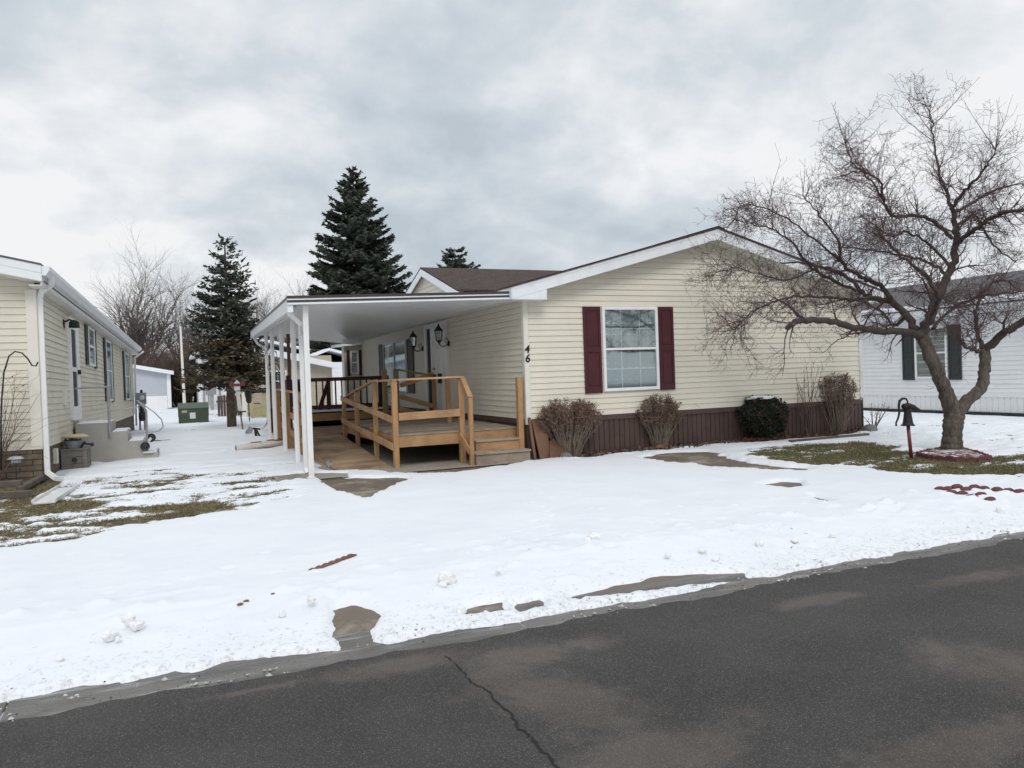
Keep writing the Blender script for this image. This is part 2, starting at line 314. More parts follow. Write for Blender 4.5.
patchR = P([(735, 452), (790, 446), (860, 442), (905, 452), (960, 458), (1024, 456), (1100, 458), (1100, 482), (1024, 478), (960, 476), (905, 474), (860, 469), (800, 464), (760, 458)])
speckR = P([(870, 420), (1024, 420), (1100, 430), (1100, 462), (900, 462), (880, 445)])
under = [(-3.5, .7), (0, .5), (0, 14.2), (-3.3, 14.2)]
bedH = [(-.1, -.45), (1.2, -.5), (3.0, -.35), (4.6, -.4), (6, -.45), (7.4, -.5), (8.4, -.3), (8.6, .1), (-.1, .1)]
leftbed = P([(-60, 470), (28, 480), (64, 474), (60, 486), (30, 500), (0, 500), (-60, 495)])
def snow_T(x, y):
    f1 = fbm(x, y, .6, 3, 1); f2 = fbm(x, y, 5, 3, 9); f3 = fbm(x, y, 2.2, 4, 21)
    T = .050+.024*(f1-.5)+.007*(f2-.5)+.020*(f3-.5)
    # ploughed ridge by the gutter
    f5 = fbm(x*.6, y, 14, 3, 45)
    e = np.clip(1-np.abs(y+7.2)/.9, 0, 1); T = T+e*(.02+.05*(fbm(x, y, 3.2, 4, 33)-.45)); T = np.where(y < -7.0, np.minimum(T, .030+.03*np.clip((y+8.1)/1.1, 0, 1)+.02*(fbm(x, y, 4, 3, 35)-.5)), T)
    lump = np.clip(fbm(x, y, 6.5, 3, 71)-.60, 0, 1)*np.clip(1-np.abs(y+6.9)/1.6, 0, 1); T = T+lump*.16
    # ragged edge at the gutter
    edge = y-(-8.02+.10*np.clip((-4.9-x)/.6, 0, 1)+.14*(fbm(x, y*0, .8, 3, 5)-.5)+.13*(fbm(x, y, 6, 4, 6)-.5))
    T = np.minimum(T, edge*1.2)
    T = np.minimum(T, poly_sd(x, y, under)*.3+(f2-.5)*.02)
    T = np.minimum(T, np.hypot(np.maximum(np.abs(x-14.42)-.12, 0), np.maximum(np.abs(y-2)-7, 0))*.10+(f3-.5)*.03-.004)
    for poly, w in conc_patches:
        sd = poly_sd(x, y, poly)+(f3-.5)*w*4+(f2-.5)*w*2.5+(f5-.5)*w*1.5
        T = np.minimum(T, sd*.9)
    k = fbm(x*.6, y*1.3, 3.0, 5, 41); f5 = fbm(x*.6, y, 14, 3, 45)
    for poly, dens, soft in ((patchL, .57, .22), (speckL, .45, .3), (patchR, .66, .25), (speckR, .34, .4)):
        sd = poly_sd(x, y, poly)/soft; thr = dens-.36*np.clip(sd*.5+.5, 0, 1)*1.0
        thr = dens - .30*np.clip(sd+.6, 0, 1.4) - .5*np.maximum(sd-.6, 0)
        T = np.minimum(T, (k+.45*(f5-.5)-thr)*.13+.001)
    # thin cover towards the back of the lots, foot prints
    k2 = fbm(x*.35, y, 2.6, 5, 52); T = np.where(y > 2, np.minimum(T, (k2-.33)*.35), T)
    sd = poly_sd(x, y, bedH); T = np.minimum(T, np.where(sd < .5, sd*.25+(k-.48)*.25, 1))
    sd = poly_sd(x, y, leftbed); T = np.minimum(T, sd*.4+(k-.5)*.1)
    return T
prints = []
for i in range(16):  # a trail of foot prints from the steps towards the road
    t = i/15; q = G(540+8*math.sin(i*1.7)+(4 if i % 2 else -4)+t*8, 478+t*72); prints.append((q.x, q.y, .045))
for i in range(46):
    q = G(random.uniform(430, 620), random.uniform(560, 600), -.05); prints.append((q.x, q.y, random.uniform(.02, .04)))
for i in range(60):
    q = G(random.uniform(560, 960), random.uniform(505, 545)+0, -.03); prints.append((q.x, q.y-.6*random.random(), random.uniform(.02, .05)))
for i in range(30):
    q = G(random.uniform(20, 400), random.uniform(560, 640), -.05); prints.append((q.x, q.y, random.uniform(.02, .06)))
def axis(segs):
    a = []
    for (s, e, st) in segs: a += list(np.arange(s, e, st))
    a.append(segs[-1][1]); return np.array(a)
def gridmesh(name, xs, ys, zf, mt, keep=None, smooth=True):
    X, Y = np.meshgrid(xs, ys); Z = zf(X, Y); nx, ny = len(xs), len(ys)
    co = np.stack([X, Y, Z], -1).reshape(-1, 3); idx = np.arange(nx*ny).reshape(ny, nx)
    q = np.stack([idx[:-1, :-1], idx[:-1, 1:], idx[1:, 1:], idx[1:, :-1]], -1).reshape(-1, 4)
    if keep is not None:
        kp = keep(X, Y, Z).reshape(-1); q = q[kp[q].any(1)]
        used = np.zeros(len(co), bool); used[q.ravel()] = True; rem = np.cumsum(used)-1; co = co[used]; q = rem[q]
    me = bpy.data.meshes.new(name); me.vertices.add(len(co)); me.vertices.foreach_set('co', co.astype(np.float32).ravel())
    me.loops.add(len(q)*4); me.loops.foreach_set('vertex_index', q.astype(np.int32).ravel())
    me.polygons.add(len(q)); me.polygons.foreach_set('loop_start', np.arange(0, len(q)*4, 4, dtype=np.int32)); me.polygons.foreach_set('loop_total', np.full(len(q), 4, np.int32))
    if smooth: me.polygons.foreach_set('use_smooth', np.ones(len(q), bool))
    me.update(calc_edges=True); me.validate(); me.materials.append(M[mt]); o = bpy.data.objects.new(name, me); col.objects.link(o); return o
gx = axis([(-900, -100, 60), (-100, -20, 6), (-20, 24, .5), (24, 100, 6), (100, 901, 60)])
gy = axis([(KERB+.0, -6, .08), (-6, 20, .5), (20, 100, 5), (100, 1201, 60)])
tag(gridmesh('ground', gx, gy, lambda x, y: gz(x, y)-.006, 'soil_lawn'), kind='structure')
road = MB(); xs_ = [-900, -60]+list(np.arange(-30, 30, .06))+[60, 900]
for a, b in zip(xs_[:-1], xs_[1:]):
    e = [KERB+.01+.15*(float(fbm(q, 0, 1.3, 4, 3))-.5)+.08*(float(fbm(q, 0, 9, 2, 8))-.5) for q in (a, b)]
    road.poly([(a, e[0], -.102), (a, KERB-.25, -.107), (b, KERB-.25, -.107), (b, e[1], -.102)]); road.poly([(a, e[0], -.102), (b, e[1], -.102), (b, e[1]+.004, -.112), (a, e[0]+.004, -.112)])
road.poly([(-900, KERB-.25, -.107), (-900, -60, -.08), (900, -60, -.08), (900, KERB-.25, -.107)]).build('road', 'asphalt')
tag(bpy.data.objects['road'], kind='structure')
tag(gridmesh('ground', axis([(-300, 300, 60)]), axis([(-900, -59, 40)]), lambda x, y: x*0-.10, 'snow'), kind='structure')
# gutter: a concrete pan with joints, slightly dished
g_ = MB()
x = -40.0
while x < 40:
    L = 3.02; prof = [(KERB-.12, -.116), (KERB+.12, -.115), (KERB+.26, -.107), (KERB+.42, -.090), (KERB+.47, -.088), (KERB+.5, -.2)]
    for (a, b) in zip(prof[:-1], prof[1:]): g_.poly([(x, a[0], a[1]+.006), (x+L-.012, a[0], a[1]+.006), (x+L-.012, b[0], b[1]+.006), (x, b[0], b[1]+.006)])
    x += L
tag(g_.build('gutter', 'gutter_concrete'), kind='structure')
# crack in the asphalt
cr = MB(); pts = [(446, 655), (462, 672), (470, 682), (486, 690), (500, 706), (514, 718), (520, 730), (532, 738), (544, 752), (556, 768), (570, 790)]
fine = []
for a, b in zip(pts[:-1], pts[1:]):
    for k in range(5): t = k/5; fine.append((a[0]*(1-t)+b[0]*t+random.uniform(-2.2, 2.2), a[1]*(1-t)+b[1]*t+random.uniform(-1.4, 1.4)))
for i in range(len(fine)-1):
    a = G(*fine[i], -.106); b = G(*fine[i+1], -.106); w = .003+.004*min(1, i/30)+.0025*math.sin(i*2.1); w2 = .003+.004*min(1, (i+1)/30)+.0025*math.sin((i+1)*2.1)
    cr.poly([(a.x-w, a.y, -.107+a.y*0), (a.x+w, a.y, -.107), (b.x+w2, b.y, -.107), (b.x-w2, b.y, -.107)])
mat('crack_dark', (.012, .011, .010), .9)
tag(cr.build('road_crack', 'crack_dark'), kind='structure')
for p in bpy.data.objects['road_crack'].data.vertices: p.co.z = -.107+max(0, KERB-.25-p.co.y)*(.027/51.55)+.004
# concrete: the drive slab, the patio under the deck, the walk
slab_poly = [(-5.3, -7.72), (-1.0, -7.72), (-.2, -6.5), (-.4, -.6), (-4.3, -.6), (-4.9, -4)]
walk_poly = P([(620, 463), (668, 448), (720, 448), (850, 476), (850, 520), (790, 505), (700, 480)])
pad_poly = [(-4.4, -.25), (.3, -.40), (.1, .02), (-.02, 8), (-4.3, 8)]
def conc(name, poly, dz, mt):
    px = [p[0] for p in poly]; py = [p[1] for p in poly]
    o = gridmesh(name, np.arange(min(px)-.1, max(px)+.2, .1), np.arange(min(py)-.1, max(py)+.2, .1), lambda x, y: gz(x, y)+dz, mt, keep=lambda X, Y, Z: poly_sd(X, Y, poly) < .02)
    return tag(o, kind='structure')
conc('driveway', slab_poly, .004, 'wet_concrete'); conc('patio', pad_poly, .009, 'concrete'); conc('footpath', walk_poly, .003, 'wet_concrete')
sx = axis([(-900, -120, 60), (-120, -30, 6), (-30, -11, .4), (-11, -9.5, .15), (-9.5, 9.5, .045), (9.5, 16, .12), (16, 30, .5), (30, 120, 6), (120, 901, 60)])
sy_ = axis([(-8.3, -4, .035), (-4, 1.5, .045), (1.5, 8, .09), (8, 26, .2), (26, 60, 1), (60, 120, 6), (120, 1201, 60)])
def snow_z(x, y):
    T = snow_T(x, y)
    for (a, b, r) in prints:
        i0, i1 = np.searchsorted(sx, [a-.3, a+.3]); j0, j1 = np.searchsorted(sy_, [b-.3, b+.3]); sl = (slice(j0, j1), slice(i0, i1))
        d = np.hypot(x[sl]-a, y[sl]-b)/r; T[sl] = np.maximum(np.minimum(T[sl], .018), T[sl]-(.010+.22*r)*np.exp(-d**4)+.004*np.exp(-(d-1.5)**2*4))
    return gz(x, y)+T
def snow_keep(x, y, z): return (z-gz(x, y)) > -.02
SN = gridmesh('snow', sx, sy_, snow_z, 'snow', keep=snow_keep); tag(SN, kind='structure')
# slush ice and puddle film lying in the gutter
ice = gridmesh('ice', axis([(-9.5, 7, .03)]), axis([(KERB+.03, KERB+.42, .03)]), lambda x, y: -.1115+np.clip((fbm(x*.5, y*1.6, 4.2, 4, 91)-.50)*.10, -.02, .014)*-.03*np.clip((x+5.5)/.6+(fbm(x, y, 5, 3, 19)-.5), 0, 1)*np.clip((-3.4-x)/.6+(fbm(x, y, 5, 3, 29)-.5), 0, 1)+np.clip(y-KERB-.2, 0, 1)*.02, 'ice_dirty')
tag(ice, kind='structure')
# slush crumbs and grit along the gutter
r_ = np.random.default_rng(12)
def crumbs(name, n_, ylo, yhi, lo, hi, mt, label, cat, dens):
    vs = []; fs = []; X = r_.uniform(-9, 6, n_*12); Y = r_.uniform(ylo, yhi, n_*12)
    k_ = dens(X, Y) > r_.random(n_*12); X = X[k_][:n_]; Y = Y[k_][:n_]
    Z = np.where(Y > KERB+.1, gz(X, Y)+np.maximum(0, snow_T(X, Y)), -.104)
    for x, y, z in zip(X, Y, Z):
        s = lo+(hi-lo)*r_.random()**3; i = len(vs); a = r_.uniform(0, 6.28, 1)[0]; q = [(1, 0, 0), (0, 1, 0), (-1, 0, 0), (0, -1, 0), (0, 0, .7), (0, 0, -.5)]
        for (u, v, w) in q: j = r_.uniform(.6, 1.3); vs.append((x+s*j*(u*math.cos(a)-v*math.sin(a)), y+s*j*(u*math.sin(a)+v*math.cos(a)), z+s*w*j))
        fs += [(i, i+1, i+4), (i+1, i+2, i+4), (i+2, i+3, i+4), (i+3, i, i+4), (i+1, i, i+5), (i+2, i+1, i+5), (i+3, i+2, i+5), (i, i+3, i+5)]
    me = bpy.data.meshes.new(name); me.from_pydata(vs, [], fs); me.materials.append(M[mt]); o = bpy.data.objects.new(name, me); col.objects.link(o); tag(o, label, cat, kind='stuff')
crumbs('slush', 600, KERB-.02, KERB+.26, .004, .020, 'slush', 'grey slush crumbs lying in the gutter along the road', 'slush', lambda x, y: (fbm(x, y*3, 1.6, 3, 14) > .5)*1.0)
crumbs('snow_crumbs', 320, KERB+.3, -6.2, .005, .026, 'snow', 'small crumbs of ploughed snow along the snow edge by the road', 'snow crumbs', lambda x, y: np.clip(1-(y+7.9)/1.6, 0, 1)*(fbm(x, y, 1.1, 3, 15) > .48)*(snow_T(x, y) > .012))
mat('grit_dark', (.07, .06, .05), .9)
crumbs('grit', 800, KERB-.5, -7.3, .003, .009, 'grit_dark', 'dark grit scattered along the gutter and the snow edge', 'grit', lambda x, y: np.exp(-((y+8.05)/.25)**2))
# grass in the bare lawn patches
def blades(name, n, areas, mt, seed):
    r = np.random.default_rng(seed); vs = []; fs = []
    for poly, cnt, hh in areas:
        px = [p[0] for p in poly]; py = [p[1] for p in poly]; x0, x1, y0, y1 = max(min(px)-.3, -11), min(max(px)+.3, 11), min(py)-.2, max(py)+.2
        x = r.uniform(x0, x1, cnt*4); y = r.uniform(y0, y1, cnt*4)
        ok = (poly_sd(x, y, poly) < .25); x = x[ok]; y = y[ok]; T = snow_T(x, y); ok = (T < .012); x = x[ok][:cnt]; y = y[ok][:cnt]
        for a, b in zip(x, y):
            h = hh*r.uniform(.5, 1.3); ang = r.uniform(0, 6.283); w = .005; dx, dy = math.cos(ang)*w, math.sin(ang)*w; lx, ly = r.normal(0, 1.3)*h, r.normal(0, 1.3)*h; z = float(gz(a, b))-.004
            i = len(vs); vs += [(a-dx, b-dy, z), (a+dx, b+dy, z), (a+lx*.45+dx*.7, b+ly*.45+dy*.7, z+h*.42), (a+lx, b+ly, z+h*.40), (a+lx*.45-dx*.7, b+ly*.45-dy*.7, z+h*.42)]; fs += [(i, i+1, i+2, i+4), (i+4, i+2, i+3)]
    me = bpy.data.meshes.new(name); me.from_pydata(vs, [], fs); me.materials.append(M[mt]); o = bpy.data.objects.new(name, me); col.objects.link(o); return o
tag(blades('grass', 0, [(patchL, 26000, .05), (speckL, 12000, .04)], 'straw_blade', 3), 'straw coloured winter grass showing through the thin snow by the left house', 'grass', kind='stuff')
tag(blades('grass', 0, [(patchR, 30000, .05), (speckR, 8000, .03)], 'grass_blade', 4), 'green winter grass in the melted strip before the bare tree', 'grass', kind='stuff')
#PART2
# ------------------------------------------------------------------ building helpers
def siding(name, o, u, nrm, rng_, z0, z1, mt, parent, course=.11, warp=None, out=.019):
    """lap siding: every course slopes out to a lip with a dark gap beneath; rng_(z) -> (u0, u1)"""
    o = V(o); u = V(u).normalized(); nrm = V(nrm).normalized(); mb = MB(); z = z0; Z = V((0, 0, 1)); ci = 0
    def pt(uu, zz, d): return o+u*uu+nrm*d+Z*(zz-o.z)
    while z < z1-1e-4:
        t = min(z+course, z1); a0, a1 = rng_(z); b0, b1 = rng_(t)
        if a1 > a0:
            if b1 <= b0: b0 = b1 = (a0+a1)/2
            s = 1 if (u.cross(Z)).dot(nrm) > 0 else -1
            cuts = [0.0]; c_ = (.9+2.3*((ci*.618) % 1))/max(a1-a0, .1)
            while c_ < 1-.1: cuts.append(c_); c_ += 3.66/max(a1-a0, .1)
            cuts.append(1.0); ci += 1
            for p_ in range(len(cuts)-1):   # vinyl panels, each lapped over the next with a thin end seam
                A0, A1 = a0+(a1-a0)*cuts[p_], a0+(a1-a0)*cuts[p_+1]; B0, B1 = b0+(b1-b0)*cuts[p_], b0+(b1-b0)*cuts[p_+1]; o2 = out-(.0035 if p_ % 2 else 0)+.0015*math.sin(ci*2.3+p_)
                for q in ([pt(A0, z, o2), pt(A1, z, o2), pt(B1, t, .002), pt(B0, t, .002)], [pt(A0, z+.012, -.03), pt(A1, z+.012, -.03), pt(A1, z, o2), pt(A0, z, o2)]): mb.poly(q, flip=(s < 0))
            mb.poly([pt(b0, t, .002), pt(b1, t, .002), pt(b1, t+.0115, -.03), pt(b0, t+.0115, -.03)], flip=(s < 0))
        z = t
    return mb.build(name, mt, parent, warp=warp)
def boards(name, o, u, nrm, w, z0, z1, mt, parent, pitch=.115, warp=None):
    """vertical skirting boards with a groove between"""
    o = V(o); u = V(u).normalized(); nrm = V(nrm).normalized(); mb = MB(); Z = V((0, 0, 1)); s = 1 if (u.cross(Z)).dot(nrm) > 0 else -1
    def pt(uu, zz, d): return o+u*uu+nrm*d+Z*(zz-o.z)
    x = 0
    while x < w-1e-3:
        e = min(x+pitch, w); k = min(.018, (e-x)/3)
        for q in ([(x, .0), (x+k*.6, -.016)], [(x+k*.6, -.016), (x+k, .004)], [(x+k, .004), (e, .0)]):
            (a, da), (b, db) = q; mb.poly([pt(a, z0, da), pt(b, z0, db), pt(b, z1, db), pt(a, z1, da)], flip=(s < 0))
        x = e
    return mb.build(name, mt, parent, warp=warp)
def obox(mb, o, u, nrm, u0, u1, d0, d1, z0, z1):
    o = V(o); u = V(u).normalized(); n = V(nrm).normalized(); Z = V((0, 0, 1)); p = lambda a, d, z: o+u*a+n*d+Z*(z-o.z)
    if u.cross(n).z < 0: return mb.hexa([p(u1, d0, z0), p(u0, d0, z0), p(u0, d1, z0), p(u1, d1, z0), p(u1, d0, z1), p(u0, d0, z1), p(u0, d1, z1), p(u1, d1, z1)])
    return mb.hexa([p(u0, d0, z0), p(u1, d0, z0), p(u1, d1, z0), p(u0, d1, z0), p(u0, d0, z1), p(u1, d0, z1), p(u1, d1, z1), p(u0, d1, z1)])
def window(o, u, nrm, u0, u1, z0, z1, parent, cols=3, rows=2, backing='curtain', warp=None, name='window', fr=.06, folds=True):
    """sash window standing 3 cm proud of the siding: backing, panes, frame, meeting rail, grille"""
    b = MB()
    if folds:
        n = 26; uu = [u0+(u1-u0)*i/n for i in range(n+1)]
        for i in range(n): 
            O = V(o); U = V(u).normalized(); N = V(nrm).normalized(); d = [.019+.004*math.sin(i*1.9), .019+.004*math.sin((i+1)*1.9)]
            q = [O+U*uu[i]+N*d[0], O+U*uu[i+1]+N*d[1]]; b.poly([(q[0].x, q[0].y, z0), (q[1].x, q[1].y, z0), (q[1].x, q[1].y, z1), (q[0].x, q[0].y, z1)])
    else: obox(b, o, u, nrm, u0, u1, .014, .018, z0, z1)
    f = MB(); zm = (z0+z1)/2
    for (a, c, e, g) in ((u0, u1, z1-fr, z1), (u0, u1, z0, z0+fr), (u0, u0+fr, z0+fr, z1-fr), (u1-fr, u1, z0+fr, z1-fr)): obox(f, o, u, nrm, a, c, .0, .06, e, g)
    fo = f.build('window_frame' if parent is None else name, 'white_paint', parent, warp=warp); bevel(fo, .004, 1)
    b.build('curtain' if folds else 'dark_backing', backing, fo, warp=warp)  # no folds: flat sheet, the room's darkness put into its colour
    mb = MB(); obox(mb, o, u, nrm, u0+fr, u1-fr, .012, .052, zm-.022, zm+.022); mb.build('meeting_rail', 'white_paint', fo, warp=warp)
    for nm, za, zb, d in (('upper_sash', zm+.022, z1-fr, .036), ('lower_sash', z0+fr, zm-.022, .030)):
        g = MB()
        for i in range(1, cols): c = u0+(u1-u0)*i/cols; obox(g, o, u, nrm, c-.009, c+.009, d-.008, d-.001, za, zb)
        for j in range(1, rows): c = za+(zb-za)*j/rows; obox(g, o, u, nrm, u0+fr, u1-fr, d-.009, d-.002, c-.009, c+.009)
        if g.v: g.build('grille', 'white_paint', fo, warp=warp)
        p = MB(); obox(p, o, u, nrm, u0+fr, u1-fr, d, d+.004, za, zb); p.build('pane', 'glass', fo, warp=warp)
    return fo
def shutter(o, u, nrm, u0, u1, z0, z1, mt, parent, warp=None):
    mb = MB(); r = min(.05, (u1-u0)*.2); obox(mb, o, u, nrm, u0, u1, .012, .030, z0, z1); zm = (z0+z1)/2
    for a, b, c, d in ((u0, u0+r, z0, z1), (u1-r, u1, z0, z1)): obox(mb, o, u, nrm, a, b, .030, .046, c, d)
    for c, d in ((z0, z0+.11), (zm-.045, zm+.045), (z1-.07, z1)): obox(mb, o, u, nrm, u0+r, u1-r, .030, .045, c, d)
    for c, d in ((z0+.15, zm-.085), (zm+.085, z1-.11)): obox(mb, o, u, nrm, u0+r+.03, u1-r-.03, .030, .040, c, d)
    return bevel(mb.build('shutter', mt, parent, warp=warp), .003, 1)

# ------------------------------------------------------------------ the cream home
H = thing('mobile_home', 'cream sided mobile home with maroon shutters and the number 46 on its corner', 'mobile home', (4.2, 6, 0))
W, ZT, ZS, LEN = 8.41, 3.0, .745, 14.35; XR, ZR = 4.2, 4.38; SL = (ZR-3.15)/(XR+.37)
def roofz(x): return ZR-SL*abs(x-XR)
def gab(z):
    lim = ZR-.19
    if z <= roofz(0)-.19: return (0, W)
    k = (lim-z)/SL; return (XR-k, XR+k)
siding('front_wall', (0, 0, ZS), (1, 0, 0), (0, -1, 0), gab, ZS, ZR-.19, 'cream_vinyl', H)
siding('side_wall', (0, 0, ZS), (0, 1, 0), (-1, 0, 0), lambda z: (0, 13.9), ZS, 3.02, 'cream_vinyl', H)
MB().box(.04, .04, .2, W-.03, LEN, 3.0).prism([(.04, .04, 3.0), (W-.04, .04, 3.0), (XR, .04, 4.1)], (0, LEN-.1, 0)).build('wall_core', 'brown_skirt', H)
mb = MB()
mb.box(W-.001, .0, ZS, W+.02, LEN, 3.0); mb.build('far_wall', 'cream_vinyl', H)
for (a, b) in ((-.022, .07), (W-.07, W+.022)):
    k = MB(); k.box(a, -.030, ZS-.02 if a > 1 else ZS-.10, b, -.001, 3.0)
    if a < 0: k.box(-.030, -.027, ZS-.10, -.0221, .07, 3.0)
    else: k.box(W+.0205, -.027, ZS-.02, W+.030, .07, 3.0)
    bevel(k.build('corner_trim', 'cream_trim' if a < 0 else 'dirty_white', H), .005, 1)
# skirting
boards('skirting', (0, 0, 0), (1, 0, 0), (0, -1, 0), W, -.12, ZS-.10, 'brown_skirt', H)
boards('skirting', (0, 0, 0), (0, 1, 0), (-1, 0, 0), 13.9, -.12, ZS-.10, 'brown_skirt', H)
k = MB(); k.box(-.004, -.026, ZS-.10, W+.004, .02, ZS-.004); k.box(-.026, -.004, ZS-.099, -.002, 13.9, ZS-.005); k.box(W, -.02, -.12, W+.02, LEN, ZS-.006)
k.build('skirting_cap', 'brown_skirt', H)
# roof slabs with shingle edge, rake fascia, boxed returns
Y0, Y1 = -.35, LEN+.3
for s in (-1, 1):
    xe = -.40 if s < 0 else 2*XR+.40
    r_ = MB(); th = .035
    nx = 1
    a = V((xe, Y0-.03, roofz(xe)-.0)); b = V((XR, Y0-.03, ZR)); 
    pts = [(xe, Y0-.03, roofz(xe)), (XR, Y0-.03, ZR), (XR, Y0-.03, ZR+th), (xe, Y0-.03, roofz(xe)+th)]
    r_.prism(pts, (0, Y1-Y0+.06, 0)); r_.build('roof', 'shingle_brown', H)
    f = MB(); xf = -.37 if s < 0 else 2*XR+.37
    f.prism([(xf, Y0, roofz(xf)-.003), (XR, Y0, ZR-.003), (XR, Y0, ZR-.215), (xf, Y0, roofz(xf)-.215)], (0, .03, 0))
    f.prism([(xf, Y0-.008, roofz(xf)-.003), (XR, Y0-.008, ZR-.003), (XR, Y0-.008, ZR-.05), (xf, Y0-.008, roofz(xf)-.05)], (0, .006, 0))
    f.build('rake_fascia', 'white_aluminium', H)
    f = MB(); xi = xf+.69*(-s)
    zb = 2.925
    f.prism([(xf, Y0+.001, roofz(xf)-.217), (xi, Y0+.001, roofz(xi)-.217), (xi, Y0+.001, zb), (xf, Y0+.001, zb)], (0, .349, 0)); bevel(f.build('eave_return', 'white_aluminium', H), .004, 1)
    f = MB(); f.prism([(xf, Y0+.032, roofz(xf)-.18), (XR, Y0+.032, ZR-.18), (XR, Y0+.032, ZR-.20), (xf, Y0+.032, roofz(xf)-.20)], (0, .32, 0)); f.build('soffit', 'cream_trim', H)
    f = MB(); f.box(min(xf, xf+.37*(-s)), .001, 2.95, max(xf, xf+.37*(-s)), LEN, 2.965); f.box(xf-.014 if s < 0 else xf+.002, Y0+.001, 2.93, xf-.002 if s < 0 else xf+.014, LEN, roofz(xf)-.004); f.build('eave_soffit', 'white_aluminium', H)
# ridge cap
k = MB()
for s in (-1, 1): k.beam((XR+s*.08, Y0-.03, ZR+.028), (XR+s*.08, Y1, ZR+.028), .17, .012, (s*SL, 0, 1))
k.build('ridge_cap', 'shingle_brown', H)
# front window
fo = window((0, 0, 0), (1, 0, 0), (0, -1, 0), 1.63, 2.90, 1.19, 2.83, H, 3, 2)
shutter((0, 0, 0), (1, 0, 0), (0, -1, 0), 1.22, 1.60, 1.17, 2.83, 'maroon', H)
shutter((0, 0, 0), (1, 0, 0), (0, -1, 0), 2.93, 3.28, 1.17, 2.83, 'maroon', H)
# picture window with dark shutters under the canopy
def wide_window(y0, y1, z0, z1):
    f = MB(); O = (0, 0, 0); U = (0, 1, 0); N = (-1, 0, 0)
    for (a, c, e, g) in ((y0, y1, z1-.05, z1), (y0, y1, z0, z0+.05), (y0, y0+.05, z0+.05, z1-.05), (y1-.05, y1, z0+.05, z1-.05), ((y0+y1)/2-.03, (y0+y1)/2+.03, z0+.05, z1-.05)): obox(f, O, U, N, a, c, 0, .06, e, g)
    fo = f.build('picture_window', 'dirty_white', H)
    p = MB(); obox(p, O, U, N, y0+.05, y1-.05, .034, .038, z0+.05, z1-.05); p.build('pane', 'glass', fo)
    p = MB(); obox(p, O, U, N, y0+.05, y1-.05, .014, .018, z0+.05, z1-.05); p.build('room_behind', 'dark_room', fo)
    p = MB(); n = 22
    for i in range(n):
        a = y0+.05+(y1-y0-.1)*i/n; b = y0+.05+(y1-y0-.1)*(i+1)/n; d1 = .024+.004*math.sin(i*2.0); d2 = .024+.004*math.sin((i+1)*2.0); sw = .25*abs(math.sin(math.pi*(i+.5)/n*2))
        p.poly([(-d1, a, z1-.55-sw), (-d1, a, z1-.05), (-d2, b, z1-.05), (-d2, b, z1-.55-sw)])
    p.build('curtain', 'curtain', fo)
wide_window(8.0, 10.6, 1.15, 2.66)
shutter((0, 0, 0), (0, 1, 0), (-1, 0, 0), 7.3, 7.9, 1.15, 2.66, 'dark_green', H)
shutter((0, 0, 0), (0, 1, 0), (-1, 0, 0), 10.7, 11.2, 1.15, 2.66, 'dark_green', H)
# door with sidelight and trim
d = MB(); O = (0, 0, 0); U = (0, 1, 0); N = (-1, 0, 0)
for (a, c, e, g) in ((4.42, 4.56, .62, 2.92), (5.98, 6.14, .62, 2.92), (4.56, 5.98, 2.80, 2.92), (5.52, 5.60, .62, 2.80), (4.42, 6.14, .56, .62)): obox(d, O, U, N, a, c, 0, .07, e, g)
df = d.build('door_frame', 'white_paint', H); bevel(df, .004, 1)
d = MB(); obox(d, O, U, N, 4.56, 5.52, .0, .035, .62, 2.80)
for (a, c) in ((4.70, 4.98), (5.10, 5.38)):
    for (e, g) in ((.80, 1.35), (1.50, 2.10), (2.25, 2.62)):
        for (p, q, r2, s2) in ((a, c, e, e+.02), (a, c, g-.02, g), (a, a+.02, e+.02, g-.02), (c-.02, c, e+.02, g-.02)): obox(d, O, U, N, p, q, .035, .045, r2, s2)
dr = d.build('door', 'white_paint', H)
k = MB(); k.lathe((-.035, 5.44, 1.62), [(.03, 0), (.03, .01), (.012, .02), (.012, .045), (.03, .06), (.032, .08), (.01, .095)], 12, (-1, 0, 0)); k.build('handle', 'black_metal', dr, smooth=True); k = MB(); k.lathe((-.035, 5.44, 1.78), [(.03, 0), (.028, .02), (.01, .025)], 12, (-1, 0, 0)); k.build('lock', 'black_metal', dr, smooth=True)
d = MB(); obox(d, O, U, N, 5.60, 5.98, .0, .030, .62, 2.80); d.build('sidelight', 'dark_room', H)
k = MB(); obox(k, O, U, N, 4.86, 5.14, .035, .055, 1.42, 1.66); k.build('mail_slot', 'black_metal', H)
